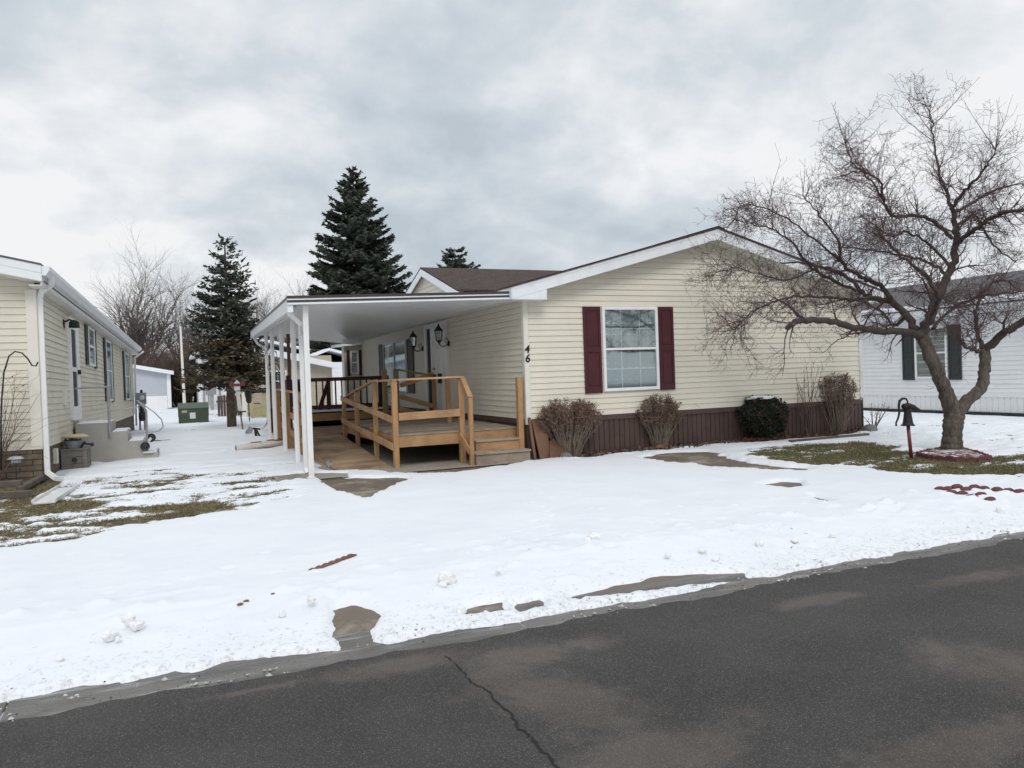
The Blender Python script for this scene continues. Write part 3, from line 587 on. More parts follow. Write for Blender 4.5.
# lanterns
def lantern(y, z, s=1.3):
    k = MB(); k.lathe((-.02, y, z), [(.055*s, 0), (.05*s, .012), (.02*s, .02)], 12, (-1, 0, 0))
    k.tube([(-.02, y, z), (-.09*s, y, z-.05*s), (-.16*s, y, z-.045*s), (-.2*s, y, z+.0), (-.2*s, y, z+.035*s)], .010*s, 6)
    k.tube([(-.03, y, z+.06*s), (-.06*s, y, z+.10*s), (-.10*s, y, z+.07*s), (-.08*s, y, z+.02*s), (-.05*s, y, z)], .006*s, 6)
    c = (-.2*s, y, z+.03*s); k.lathe(c, [(.012*s, -.03*s), (.03*s, 0), (.055*s, .02*s), (.055*s, .03*s)], 8)
    for j in range(6):
        a = j*math.pi/3; k.tube([(c[0]+math.cos(a)*.052*s, y+math.sin(a)*.052*s, c[2]+.03*s), (c[0]+math.cos(a)*.075*s, y+math.sin(a)*.075*s, c[2]+.20*s)], .005*s, 4)
    k.lathe((c[0], y, c[2]+.20*s), [(.085*s, 0), (.075*s, .02*s), (.045*s, .06*s), (.02*s, .09*s), (.02*s, .10*s), (.004*s, .14*s)], 8)
    o = k.build('wall_lantern', 'black_metal', H); g = MB(); g.lathe((c[0], y, c[2]+.03*s), [(.045*s, 0), (.068*s, .17*s)], 6); g.build('lantern_glass', 'glass', o)
lantern(4.30, 2.36); lantern(6.45, 2.33)
# house number, painted metal digits on the corner trim
def digit(ch, x, z, h):
    cu = bpy.data.curves.new('num', 'FONT'); cu.body = ch; cu.size = h*1.40; cu.extrude = .004; cu.offset = .004; cu.shear = .15; cu.align_x = 'CENTER'
    t = bpy.data.objects.new('num', cu); col.objects.link(t); bpy.context.view_layer.update()
    me = bpy.data.meshes.new_from_object(t.evaluated_get(bpy.context.evaluated_depsgraph_get())); bpy.data.objects.remove(t)
    me.materials.clear(); me.materials.append(M['number_black']); o = bpy.data.objects.new('house_number', me); col.objects.link(o)
    o.matrix_world = Matrix.Translation((x, -.036, z)) @ Matrix.Rotation(math.pi/2, 4, 'X'); o.parent = H; o.matrix_parent_inverse = H.matrix_world.inverted(); return o
digit('4', .022, 1.975, .145); digit('6', .026, 1.805, .145)
# the reverse gable over the entry
gy0, gy1, gyr, gzr, gze = 2.35, 7.55, 4.95, 4.20, 3.37
s1 = (gzr-gze)/(gyr-gy0)
def xm(z): return XR-(ZR-z)/SL+.02
for sgn, ye in ((-1, gy0), (1, gy1)):
    zz = gzr-s1*abs(ye-gyr); mb = MB(); a = (-.45, ye, zz); b = (-.45, gyr, gzr); c = (xm(gzr)-.05, gyr, gzr); e = (max(xm(zz), -.4), ye, zz)
    if sgn < 0: mb.prism([a, e, c, b], (0, 0, .04))
    else: mb.prism([a, b, c, e], (0, 0, .04))
    mb.build('entry_roof', 'shingle_brown', H)
    f = MB(); f.prism([(-.45, ye, zz-.002), (-.45, gyr, gzr-.002), (-.45, gyr, gzr-.17), (-.45, ye, zz-.17)], (.025, 0, 0)); f.build('rake_fascia', 'white_aluminium', H)
siding('entry_gable', (-.30, gyr, 3.2), (0, 1, 0), (-1, 0, 0), lambda z: (-(gzr-.01-z)/s1, (gzr-.01-z)/s1), 3.2, gzr-.02, 'cream_vinyl', H)
# rear wing past the canopy, with its maroon shuttered window
WY = 13.9
siding('wing_wall', (-.62, WY, ZS), (1, 0, 0), (0, -1, 0), lambda z: (0, .62), ZS, 2.80, 'cream_vinyl', H)
MB().box(-.60, WY+.03, .1, .05, WY+.5, 2.78).build('wing_core', 'cream_vinyl', H)
boards('skirting', (-.62, WY, 0), (1, 0, 0), (0, -1, 0), .62, 0, ZS, 'brown_skirt', H, pitch=.12)
window((0, WY, 0), (1, 0, 0), (0, -1, 0), -.42, -.12, 1.75, 2.58, H, 1, 2)
shutter((0, WY, 0), (1, 0, 0), (0, -1, 0), -.53, -.43, 1.70, 2.60, 'maroon', H)
shutter((0, WY, 0), (1, 0, 0), (0, -1, 0), -.11, -.01, 1.70, 2.60, 'maroon', H)
k = MB(); k.prism([(-.95, WY-.3, 2.80), (.05, WY-.3, 2.92), (.05, WY-.3, 2.78), (-.95, WY-.3, 2.72)], (0, .9, 0)); k.build('wing_eave', 'white_aluminium', H)
k = MB(); k.prism([(-.98, WY-.33, 2.803), (.05, WY-.33, 2.923), (.05, WY-.33, 2.95), (-.98, WY-.33, 2.83)], (0, 1.0, 0)); k.build('wing_roof', 'shingle_brown', H)

# ------------------------------------------------------------------ canopy
FL = V((-4.2, -.2, 2.84)); FR = V((-.385, -.2, 2.955)); BL = PY(252, 334, 13.3); BR = V((-.40, 13.3, 2.78))
CN = thing('patio_canopy', 'white aluminium patio canopy with dark brown edge standing on slim white posts', 'canopy', (-3.9, .1, 0))
# pan roof: ribs run out from the house
mb = MB(); n = 46
def cp(s, t): a = FL.lerp(BL, s); b = FR.lerp(BR, s); return a.lerp(b, t)
for i in range(n):
    s0 = i/n; s1_ = (i+1)/n; sm = s0+(s1_-s0)*.86
    for (a, b, za, zb) in ((s0, sm, .0, .0), (sm, sm+.0008, .0, .03), (sm+.0008, s1_-.0008, .03, .03), (s1_-.0008, s1_, .03, .0)):
        for t_ in range(8):
            t0, t1 = t_/8, (t_+1)/8; p = [cp(a, t0), cp(b, t0), cp(b, t1), cp(a, t1)]; zz = [za, zb, zb, za]; mb.poly([(q.x, q.y, q.z+z) for q, z in zip(p, zz)])
mb.poly([cp(0, 0)+V((0, 0, .06)), cp(0, 1)+V((0, 0, .06)), cp(1, 1)+V((0, 0, .06)), cp(1, 0)+V((0, 0, .06))])
mb.build('roof_panel', 'white_aluminium', CN)
def edge(a, b, name, bands):
    for z0, z1, mt, dep in bands:
        k = MB(); d = (b-a).normalized(); k.beam(a+V((0, 0, (z0+z1)/2)), b+V((0, 0, (z0+z1)/2)), dep, z1-z0); k.build(name, mt, CN)
edge(FL+V((-.05, 0, 0)), FR, 'edge_beam', [(-.012, .022, 'white_aluminium', .06), (.023, .058, 'dark_trim', .075), (.059, .084, 'white_aluminium', .07), (.085, .128, 'dark_trim', .09)])
edge(FL, BL, 'gutter', [(-.13, .075, 'white_aluminium', .09), (.0751, .115, 'dark_trim', .11)])
edge(BL, BR, 'edge_beam', [(-.015, .06, 'white_aluminium', .06)])
edge(FL.lerp(FR, .03)+V((0, .35, 0)), BL.lerp(BR, .03), 'beam', [(-.12, -.02, 'white_aluminium', .08)])
post_b = [G(311.5, 478), G(298, 464), G(285.5, 452.5), G(276, 447), G(270, 442)]
for i, b in enumerate(post_b):
    s = (b.y-FL.y)/(BL.y-FL.y); t = cp(min(s, 1), .035 if i else .05); top = V((b.x, b.y, t.z-.02))
    k = MB(); w = .042
    k.prism([(b.x-w, b.y-w, 0), (b.x+w, b.y-w, 0), (b.x+w, b.y+w, 0), (b.x-w, b.y+w, 0)], top-V((b.x, b.y, 0))); k.box(b.x-.07, b.y-.07, .002, b.x+.07, b.y+.07, .015)
    # fluted face
    k.prism([(b.x-.010, b.y-w-.006, 0.02), (b.x+.010, b.y-w-.006, .02), (b.x+.010, b.y-w, .02), (b.x-.010, b.y-w, .02)], top-V((b.x, b.y, .04)))
    bevel(k.build('post', 'white_paint', CN), .004, 1)
def flat_pipe(pts, w, h, name, parent, mt='white_paint', up=(0, 1, 0), warp=None):
    k = MB(); pts = [V(p) for p in pts]
    for a, b in zip(pts[:-1], pts[1:]): d = (b-a).normalized()*.012; k.beam(a-d, b+d, w, h, up)
    return bevel(k.build(name, mt, parent, warp=warp), .006, 2)
b = G(306, 474); flat_pipe([(-4.19, -.02, 2.82), (-4.19, .02, 2.70), (-4.0, .12, 2.54), (b.x, b.y, 2.40), (b.x, b.y, .10), (b.x+.02, b.y-.05, .03)], .07, .055, 'downspout', CN)
b = G(270, 433); flat_pipe([(BL.x-.25+.2, b.y+.3, BL.z-.15), (b.x-.25, b.y+.1, BL.z-.38), (b.x-.02, b.y, BL.z-.55), (b.x, b.y, .1)], .07, .05, 'downspout', CN)
# scroll brackets between the rear posts
for (x, y, z) in ((-3.62, 7.7, 2.30), (-3.55, 9.3, 2.30)):
    k = MB()
    for s in (0, 1):
        cx_, cz = (x, z-.05*s)
        k.tube([(x+.0+.22*math.cos(a)*(1-a/14)*(1 if s else -1), y+.02*s, z+.0-.35*s+.22*math.sin(a)*(1-a/14)) for a in np.linspace(0, 9, 30)], .008, 5)
    k.tube([(x-.25, y, z+.3), (x+.25, y, z-.5)], .008, 5)
    k.build('scroll_bracket', 'black_metal', CN)

# ------------------------------------------------------------------ new timber deck, ramp and steps
DK = thing('wooden_deck', 'new pine deck with ramp, slanting hand rails and front steps under the canopy', 'deck', (-1.2, 2.5, 0))
def planks(name, x0, x1, y0, y1, z0, z1, pitch, along, mt, parent, th=.035, gap=.011):
    """z0 at y0, z1 at y1; planks run along 'x' or 'y'"""
    mb = MB(); s = (z1-z0)/(y1-y0)
    if along == 'x':
        y = y0
        while y < y1-.01:
            e = min(y+pitch-gap, y1); a = z0+(y-y0)*s+random.uniform(-.002, .002); b = z0+(e-y0)*s; j = random.uniform(-.006, .006)
            mb.hexa([(x0+j, y, a-th), (x1+j, y, a-th), (x1+j, e, b-th), (x0+j, e, b-th), (x0+j, y, a), (x1+j, y, a), (x1+j, e, b), (x0+j, e, b)]); y += pitch
    else:
        x = x0
        while x < x1-.01:
            e = min(x+pitch-gap, x1); j = random.uniform(-.01, .01)
            mb.hexa([(x, y0+j, z0-th), (e, y0+j, z0-th), (e, y1, z1-th), (x, y1, z1-th), (x, y0+j, z0), (e, y0+j, z0), (e, y1, z1), (x, y1, z1)]); x += pitch
    return mb.build(name, mt, parent)
ZP = .60
planks('deck_boards', -2.38, -.05, .34, 5.1, ZP, ZP+.03, .14, 'x', 'grey_wood', DK)
k = MB(); k.box(-2.37, .355, .36, -.93, .395, ZP-.038); k.build('rim_board', 'new_wood', DK)
k = MB(); k.box(-.93, .355, .38, -.06, .395, ZP-.038); k.build('rim_board', 'new_wood', DK)
k = MB(); k.box(-2.375, .40, .36, -2.335, 5.05, ZP-.038); k.box(-.08, .40, .36, -.05, 5.05, ZP-.038)
k.build('side_rim', 'new_wood', DK)
for i in range(8): yy = .9+i*.55; k = MB(); k.box(-2.33, yy, .40, -.085, yy+.038, ZP-.038); k.build('joist', 'new_wood', DK)
def post(x, y, z0, z1, w=.09, mt='new_wood_post', name='post', lean=(0, 0)):
    k = MB(); w /= 2; k.prism([(x-w, y-w, z0), (x+w, y-w, z0), (x+w, y+w, z0), (x-w, y+w, z0)], (lean[0], lean[1], z1-z0)); return bevel(k.build(name, mt, DK), .004, 1)
for (y, z1) in ((.31, 1.54), (1.79, 1.52), (3.5, 1.33), (4.9, 1.12)): post(-2.42, y, 0, z1, .085 if y > 1 else .095)
post(-1.18, .31, 0, 1.55, .10); post(-.12, .06, .22, 1.53, .10)
post(-1.19, -.20, .0, 1.20, .075)
def rail(a, b, w, h, name='rail', mt='new_wood', up=(0, 0, 1)): k = MB(); k.beam(a, b, w, h, up); return bevel(k.build(name, mt, DK), .003, 1)
rail((-2.37, .25, 1.56), (-1.15, .25, 1.575), .09, .035, 'hand_rail'); rail((-2.37, .245, .91), (-1.23, .245, .93), .036, .135); 
rail((-2.47, .30, .86), (-2.47, 4.95, 1.16), .036, .11); rail((-2.47, .32, .38), (-2.47, 4.95, .655), .036, .12)
rail((-2.42, .25, 1.56), (-2.42, 1.85, 1.545), .09, .035, 'hand_rail'); rail((-2.42, 1.85, 1.54), (-2.42, 3.5, 1.35), .09, .035, 'hand_rail'); rail((-2.42, 3.5, 1.35), (-2.42, 5.0, 1.13), .09, .035, 'hand_rail')
rail((-1.17, .22, 1.56), (-1.19, -.22, 1.21), .09, .035, 'hand_rail'); rail((-1.23, .29, .50), (-1.23, -.2, .26), .03, .13)
# second flight of rails behind, green tinted posts
for x in (-1.42, -1.14): post(x, 5.0, ZP, 1.80, .11, 'green_wood')
rail((-1.08, 5.0, 1.78), (-.15, 5.0, 1.60), .09, .04, 'hand_rail', 'green_wood'); rail((-1.05, 4.98, 1.40), (-.2, 4.98, 1.66), .036, .11); rail((-1.05, 5.02, 1.14), (-.2, 5.02, .86), .036, .11)
rail((-1.1, 4.96, .86), (-.35, 4.96, .62), .036, .11)
post(-.20, 5.0, ZP, 1.66, .09); post(-.72, 2.4, ZP, 1.56, .09)
# ramp
planks('ramp_boards', -3.45, -2.5, .45, 5.2, .03, .34, .14, 'x', 'deck_wood', DK)
k = MB(); k.prism([(-3.45, .5, -.02), (-3.45, 5.2, -.02), (-3.45, 5.2, .30), (-3.45, .5, -.005)], (.038, 0, 0)); k.prism([(-2.54, .5, -.02), (-2.54, 5.2, -.02), (-2.54, 5.2, .30), (-2.54, .5, -.005)], (.038, 0, 0)); k.build('ramp_stringers', 'new_wood', DK)
planks('landing_boards', -3.45, -1.2, 5.2, 7.9, .34, .36, .14, 'x', 'deck_wood', DK)
k = MB(); k.box(-3.45, 5.25, -.02, -3.41, 7.85, .30); k.build('landing_rim', 'new_wood', DK)
for (y, z1) in ((2.79, 1.14), (3.72, 1.33), (5.4, 1.35), (7.2, 1.38)): post(-3.62, y, 0, z1, .10)
rail((-3.62, 2.75, 1.15), (-3.62, 3.72, 1.35), .10, .035, 'hand_rail'); rail((-3.62, 3.72, 1.35), (-3.62, 7.2, 1.40), .10, .035, 'hand_rail'); rail((-3.57, 2.8, .7), (-3.57, 7.2, .9), .036, .13); rail((-3.57, 2.8, .30), (-3.57, 7.2, .50), .036, .13)
# steps
for nm, x0, x1, y0, y1, z in (('step', -1.14, -.10, -.32, .02, .225), ('step', -1.02, -.17, .0, .35, .42)):
    k = MB(); k.box(x0, y0+.03, 0, x1, y0+.065, z-.038); k.box(x0, y0+.066, 0, x0+.035, y1, z-.038); k.box(x1-.035, y0+.066, 0, x1, y1, z-.038)
    o = k.build('step', 'new_wood' if z > .3 else 'grey_wood', DK)
    k = MB(); k.box(x0-.01, y0, z-.036, x1+.01, (y0+y1)/2-.004, z); k.box(x0-.01, (y0+y1)/2+.004, z-.036, x1+.01, y1+.03, z); bevel(k.build('tread', 'grey_wood', o), .004, 1)
# ------------------------------------------------------------------ older deck, dark red rail
OD = thing('deck', 'older deck with dark red stained balustrade behind the new ramp', 'deck', (-1.5, 11, 0))
planks('deck_boards', -2.75, -.05, 8.0, 13.3, .74, .74, .14, 'x', 'red_stain', OD)
k = MB(); k.box(-2.76, 7.95, .745, -.6, 8.25, .79); k.box(-2.76, 8.26, .745, -2.5, 12.5, .78); k.build('snow_cover', 'snow', OD)
k = MB(); k.box(-2.77, 7.96, .50, -.08, 8.0, .70); k.box(-2.78, 8.0, .50, -2.74, 13.3, .70); k.build('rim_board', 'new_wood', OD)
for x in (-2.7, -1.4, -.2):
    for y in (8.1, 10.5, 13.1): k = MB(); k.box(x-.05, y-.05, 0, x+.05, y+.05, .50); k.build('support_post', 'red_stain', OD)
MB().box(-2.75, 10.2, 0, -.1, 10.24, .70).build('shade_board', 'red_stain', OD); MB().box(-2.70, 8.3, 0, -2.66, 10.19, .70).build('shade_board', 'red_stain', OD)  # boards added to keep the space beneath the old deck dark
k = MB(); k.box(-2.95, 8.02, 1.56, -.55, 8.12, 1.66); k.build('hand_rail', 'red_stain', OD)
k = MB(); k.box(-2.76, 8.03, .82, -.6, 8.08, .92); k.build('bottom_rail', 'red_stain', OD)
x = -2.72; i = 0
while x < -.6:
    k = MB(); k.box(x, 8.035, .92, x+.036, 8.071, 1.56); k.build('baluster', 'red_stain', OD); x += .17
for x in (-2.2, -.75): k = MB(); k.box(x-.05, 8.085, .74, x+.05, 8.18, 1.56); k.build('post', 'red_stain', OD)
k = MB(); k.beam((-2.45, 8.2, .80), (-2.18, 8.2, 1.55), .05, .1); k.build('brace', 'red_stain', OD)
k = MB(); k.box(-2.80, 8.15, 1.56, -2.70, 13.2, 1.64); k.build('hand_rail', 'red_stain', OD)
y = 8.3
while y < 13.2: k = MB(); k.box(-2.77, y, .80, -2.734, y+.036, 1.56); k.build('baluster', 'red_stain', OD); y += .17
# stained screen boards on the left of the old deck
SC = thing('privacy_screen', 'dark red board screen behind the slim white posts', 'screen', (-3.2, 10.5, 0))
for i, y in enumerate((8.1, 9.6, 11.2, 12.8)): k = MB(); k.box(-3.30, y-.06, 0, -3.18, y+.06, 1.75 if i < 2 else 1.6); k.build('post', 'red_stain', SC)
for j in range(7): k = MB(); k.box(-3.25, 8.17+j*.66, .75, -3.23, 8.17+j*.66+.62, 1.55); k.build('board', 'red_stain', SC)
k = MB(); k.beam((-3.21, 8.1, 2.85), (-3.21, 8.1, 1.75), .08, .08, (0, 1, 0)); k.build('upright', 'ply_brown', SC)
# boards leaning by the corner
LB = thing('leaning_board', 'brown painted panel leaning against the skirting behind the first bush', 'board', (.2, -.15, 0))
k = MB(); k.hexa([(.10, -.30, .0), (.30, -.30, 0), (.30, -.27, 0), (.10, -.27, 0), (.06, -.06, .72), (.36, -.06, .74), (.36, -.035, .74), (.06, -.035, .72)]); k.build('panel', 'ply_brown', LB)
k = MB(); k.beam((.02, -.24, .0), (.0, -.08, .78), .05, .03, (0, 1, 0)); k.build('batten', 'ply_brown', LB)
LB2 = MB(); LB2.hexa([(.24, -.42, .0), (.72, -.36, .02), (.72, -.33, .02), (.24, -.39, 0), (.36, -.16, .33), (.64, -.12, .40), (.64, -.09, .40), (.36, -.13, .33)])
tag(LB2.build('leaning_board', 'ply_brown'), 'low brown board lying aslant under the twigs of the first bush', 'board')
#PART3
# ------------------------------------------------------------------ the house at the left edge
LA = .044; LO = V((-8.12, 2.55, 0)); ca, sa = math.cos(LA), math.sin(LA)
def lw(p):
    z = p.z if p.z < .63 else .63+(p.z-.63)*(1-.0151*max(0, p.y)); return V((LO.x+p.x*ca+p.y*sa, LO.y-p.x*sa+p.y*ca, z))
LH = thing('mobile_home', 'cream mobile home at the left edge with brick skirting and dark shutters', 'mobile home', LO)
LL = 15.1; LWD = 8.0
siding('side_wall', (0, 0, .63), (0, 1, 0), (1, 0, 0), lambda z: (0, LL), .63, 3.36, 'cream_vinyl_aged', LH, course=.12, warp=lw)
siding('front_wall', (-LWD, 0, .63), (1, 0, 0), (0, -1, 0), lambda z: (0, LWD) if z < 3.74 else ((z-3.74)/.22, LWD-(z-3.74)/.22), .63, 4.5, 'cream_vinyl_aged', LH, course=.12, warp=lw)
MB().box(-LWD+.05, .03, .1, -.03, LL-.02, 3.3).build('wall_core', 'cream_vinyl_aged', LH, warp=lw)
k = MB(); k.box(-.14, -.030, .62, .022, -.001, 3.34); k.box(.0221, -.030, .62, .028, .08, 3.34); bevel(k.build('corner_trim', 'cream_trim', LH, warp=lw), .004, 1)
MB().box(.0, LL-.09, .62, .028, LL+.02, 3.34).build('corner_trim', 'cream_trim', LH, warp=lw)
k = MB(); k.box(-.02, .0, -.1, .0, LL, .60); k.box(-LWD, -.0, -.1, -.02, .02, .60); k.build('skirting', 'brick_skirt', LH, warp=lw)
k = MB(); k.box(.0, .0, .575, .020, LL, .627); k.box(-LWD, -.022, .575, .022, -.001, .627); k.build('skirting_cap', 'cream_trim', LH, warp=lw)
for s in (1, -1):
    xe = .20 if s > 0 else -LWD-.20; ze = 3.70; zr = ze+(LWD/2+.20)*.22; xr = -LWD/2
    k = MB(); k.prism([(xe, -.48, ze), (xr, -.48, zr), (xr, -.48, zr+.03), (xe, -.48, ze+.03)], (0, LL+.9, 0)); k.build('roof', 'shingle_grey', LH, warp=lw)
    k = MB(); k.prism([(xe, -.46, ze-.003), (xr, -.46, zr-.003), (xr, -.46, zr-.30), (xe, -.46, ze-.27)], (0, .03, 0)); k.prism([(xe-s*.0, -.468, ze-.003), (xr, -.468, zr-.003), (xr, -.468, zr-.13), (xe, -.468, ze-.13)], (0, .007, 0)); k.build('rake_fascia', 'white_aluminium', LH, warp=lw)
    k = MB(); k.box(min(0, 0 if s > 0 else -LWD, xe), -.43, 3.36, max(xe, 0 if s > 0 else -LWD), LL+.3, 3.375) if s > 0 else k.box(xe, -.43, 3.36, -LWD, LL+.3, 3.375); k.build('soffit', 'dirty_white', LH, warp=lw)
k = MB(); k.prism([(.18, -.43, 3.44), (-LWD/2, -.43, 4.33), (-LWD/2, -.43, 4.31), (.18, -.43, 3.42)], (0, .43, 0)); k.build('rake_soffit', 'cream_trim', LH, warp=lw)
k = MB(); k.box(.17, -.42, 3.38, .20, LL+.3, 3.68); k.build('fascia', 'dirty_white', LH, warp=lw)
k = MB(); k.prism([(.202, -.45, 3.53), (.26, -.45, 3.53), (.32, -.45, 3.62), (.32, -.45, 3.685), (.202, -.45, 3.685)], (0, LL+.75, 0)); k.build('gutter', 'white_aluminium', LH, warp=lw)
k = MB(); k.box(.202, -.3, 3.43, .207, LL+.2, 3.46); k.build('gutter_strip', 'dark_trim', LH, warp=lw)  # thin dark strip on the fascia below the gutter
flat_pipe([(.27, -.05, 3.55), (.27, -.05, 3.42), (.10, .02, 3.30), (.07, .04, 3.20), (.07, .04, .16), (.22, -.12, .06), (.40, -.30, .05)], .085, .06, 'downspout', LH, warp=lw)
flat_pipe([(.38, LL+.1, 3.5), (.1, LL-.02, 3.2), (.07, LL-.02, .2)], .07, .05, 'downspout', LH, warp=lw)
N = (1, 0, 0); U = (0, 1, 0); O = (0, 0, 0)
# door and its canopy light
f = MB()
for a, b, c, d in ((2.80, 2.88, .97, 3.22), (3.72, 3.80, .97, 3.22), (2.88, 3.72, 3.14, 3.22), (2.88, 3.72, .95, .99)): obox(f, O, U, N, a, b, 0, .07, c, d)
df = f.build('door_frame', 'white_paint', LH, warp=lw)
f = MB(); 
for a, b, c, d in ((2.88, 3.02, .99, 3.14), (3.58, 3.72, .99, 3.14), (3.02, 3.58, 2.98, 3.14), (3.02, 3.58, .99, 1.25), (3.02, 3.58, 2.03, 2.13)): obox(f, O, U, N, a, b, .01, .05, c, d)
do = f.build('storm_door', 'white_paint', LH, warp=lw)
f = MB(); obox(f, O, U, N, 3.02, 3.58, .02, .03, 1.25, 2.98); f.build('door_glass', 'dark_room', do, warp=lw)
f = MB(); obox(f, O, U, N, 3.60, 3.66, .05, .11, 1.98, 2.08); f.build('handle', 'black_metal', do, warp=lw)
f = MB(); obox(f, O, U, N, 2.40, 2.50, 0, .03, 2.92, 3.10); f.tube([(.03, 2.45, 3.05), (.12, 2.45, 3.10), (.20, 2.45, 3.06)], .02, 6); f.lathe((.20, 2.45, 3.05), [(.09, -.02), (.10, -.12), (.09, 0), (.03, .04)], 10); f.build('porch_light', 'black_metal', LH, warp=lw)
for (u0, u1, z0, z1) in ((5.30, 6.22, 2.28, 3.30), (8.25, 9.30, 1.30, 3.26), (12.55, 13.70, 1.28, 3.24)):
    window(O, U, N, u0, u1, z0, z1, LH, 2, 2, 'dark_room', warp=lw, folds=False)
    shutter(O, U, N, u0-.32, u0-.03, z0, z1, 'dark_green', LH, warp=lw); shutter(O, U, N, u1+.03, u1+.32, z0-.04, z1, 'dark_green', LH, warp=lw)
f = MB(); obox(f, O, U, N, 2.05, 2.30, 0, .05, 1.30, 1.62); f.build('outlet_box', 'cream_trim', LH, warp=lw)
f = MB(); obox(f, O, U, N, .95, 1.10, .0, .06, .22, .50); f.build('vent_cover', 'cream_trim', LH, warp=lw)
# ------------------------------------------------------------------ concrete stoop, railing
ST = thing('concrete_steps', 'grey concrete stoop with snowy steps beside the left house', 'steps', (-7.3, 5.8, 0))
prof = [(-7.93, 0), (-6.38, 0), (-6.38, .15), (-6.64, .15), (-6.64, .42), (-6.95, .42), (-6.95, .64), (-7.26, .64), (-7.26, .84), (-7.93, .84)]
k = MB(); k.prism([(x, 5.5, z) for x, z in prof], (0, 1.3, 0)); bevel(k.build('steps', 'step_concrete', ST), .01, 2)
k = MB(); 
for x0, x1, z in ((-7.9, -7.28, .845), (-7.24, -6.97, .645), (-6.93, -6.66, .425), (-6.62, -6.4, .155)): k.box(x0, 5.52, z-.003, x1, 6.7, z+.022)
bevel(k.build('snow_cover', 'snow', ST), .01, 2)
k = MB(); r = .019
k.tube([(-7.29, 5.48, .52), (-7.29, 5.48, 1.62)], .026, 8); k.tube([(-7.9, 5.5, 1.60), (-7.29, 5.48, 1.62)], r, 6); k.tube([(-6.58, 5.48, .15), (-6.57, 5.48, 1.08)], .022, 8)
k.tube([(-6.57, 5.48, 1.08), (-6.74, 5.48, 1.30)], r, 6)
k.tube([(-7.29, 5.48, 1.08), (-6.72, 5.48, 1.16)], .014, 6); k.tube([(-6.73, 5.48, 1.29), (-6.62, 5.48, 1.20), (-6.42, 5.50, 1.03), (-6.28, 5.52, .86), (-6.25, 5.54, .70), (-6.34, 5.55, .60), (-6.57, 5.5, .60), (-6.95, 5.48, .62)], .013, 6)
k.build('railing', 'galv', ST)
HR = thing('hose_reel', 'small dark hose reel with two wheels on the lowest concrete step', 'hose reel', (-6.58, 5.6, .15))
for (x, z, y) in ((-6.50, .47, 5.58), (-6.62, .30, 5.44)):
    k = MB(); k.lathe((x, y, z), [(.02, -.03), (.055, -.02), (.085, -.03), (.095, -.025), (.095, .025), (.085, .03), (.055, .02), (.02, .03)], 18, (0, 1, 0)); k.build('wheel', 'rubber', HR)
k = MB(); k.tube([(-6.50, 5.52, .47), (-6.62, 5.48, .30)], .03, 6); k.box(-6.66, 5.44, .15, -6.46, 5.62, .19); k.build('frame', 'plate_white', HR)
# bench box and the things on it
mat('box_wood', (.20, .18, .155), .85, [(5, (.14, .12, .10), .4, .7), (20, (.28, .25, .22), .55, .8, (.3, 3, 3))], (25, .3, (.4, 3, 3)))
BX = thing('storage_box', 'weathered grey wooden box against the left house skirting', 'box', (-7.8, 4.3, 0))
k = MB()
for i in range(3): k.box(-8.02, 4.10, .012+i*.135, -7.60, 4.13, .140+i*.135)
for i in range(3): k.box(-7.612, 4.131, .012+i*.135, -7.585, 4.75, .140+i*.135)
k.box(-8.02, 4.75, .01, -7.6, 4.78, .41); k.build('side_boards', 'box_wood', BX)
k = MB(); k.box(-7.66, 4.08, 0, -7.585, 4.10, .41); k.box(-8.03, 4.08, 0, -7.97, 4.10, .41); k.box(-8.04, 4.07, .411, -7.56, 4.79, .435); k.build('lid', 'box_wood', BX)
k = MB(); k.lathe((-7.80, 4.098, .22), [(.045, 0), (.045, .03), (.02, .035)], 12, (0, -1, 0)); k.build('knob', 'black_plastic', BX)
TB = thing('bucket', 'grey plastic tub holding dark tools on the weathered box', 'tub', (-7.85, 4.3, .435))
k = MB(); k.lathe((-7.84, 4.3, .436), [(.12, 0), (.16, .14), (.175, .15), (.15, .15), (.12, .03)], 18); k.build('tub', 'grey_box', TB)
k = MB()
for i in range(8): a = random.uniform(0, 6.28); k.tube([(-7.84, 4.3, .46), (-7.84+.16*math.cos(a), 4.3+.12*math.sin(a), .60+.04*random.random())], .015, 5)
k.build('tools', 'black_plastic', TB)
k = MB(); 
def lump(mb, c, rx, ry, rz, n=12, m=8, amp=.15, seed=0, flat=0.0):
    r = random.Random(seed); base = len(mb.v); ph = [r.uniform(0, 6.28) for _ in range(6)]
    for i in range(m+1):
        th = math.pi*i/m
        for j in range(n):
            a = 2*math.pi*j/n; f = 1+amp*(math.sin(2*a+ph[0])*.5+math.sin(3*a+ph[1]+th*2)*.5+math.sin(5*a+ph[2]-th*3)*.35+math.sin(4*th+ph[3])*.4)*math.sin(th) + r.uniform(-amp, amp)*.35*math.sin(th)
            z = math.cos(th)*rz*f; z = max(z, -rz*(1-flat)); mb.v.append((c[0]+math.sin(th)*math.cos(a)*rx*f, c[1]+math.sin(th)*math.sin(a)*ry*f, c[2]+z))
    for i in range(m):
        for j in range(n): a = base+i*n+j; b = base+i*n+(j+1) % n; mb.f.append([a, a+n, b+n, b])
    return mb
lump(k, (-7.78, 4.28, .66), .20, .13, .05, 16, 10, .22, 4); tag(k.build('sack', 'cloth_cream', smooth=True), 'crumpled cream cloth sack lying over the grey tub', 'sack')
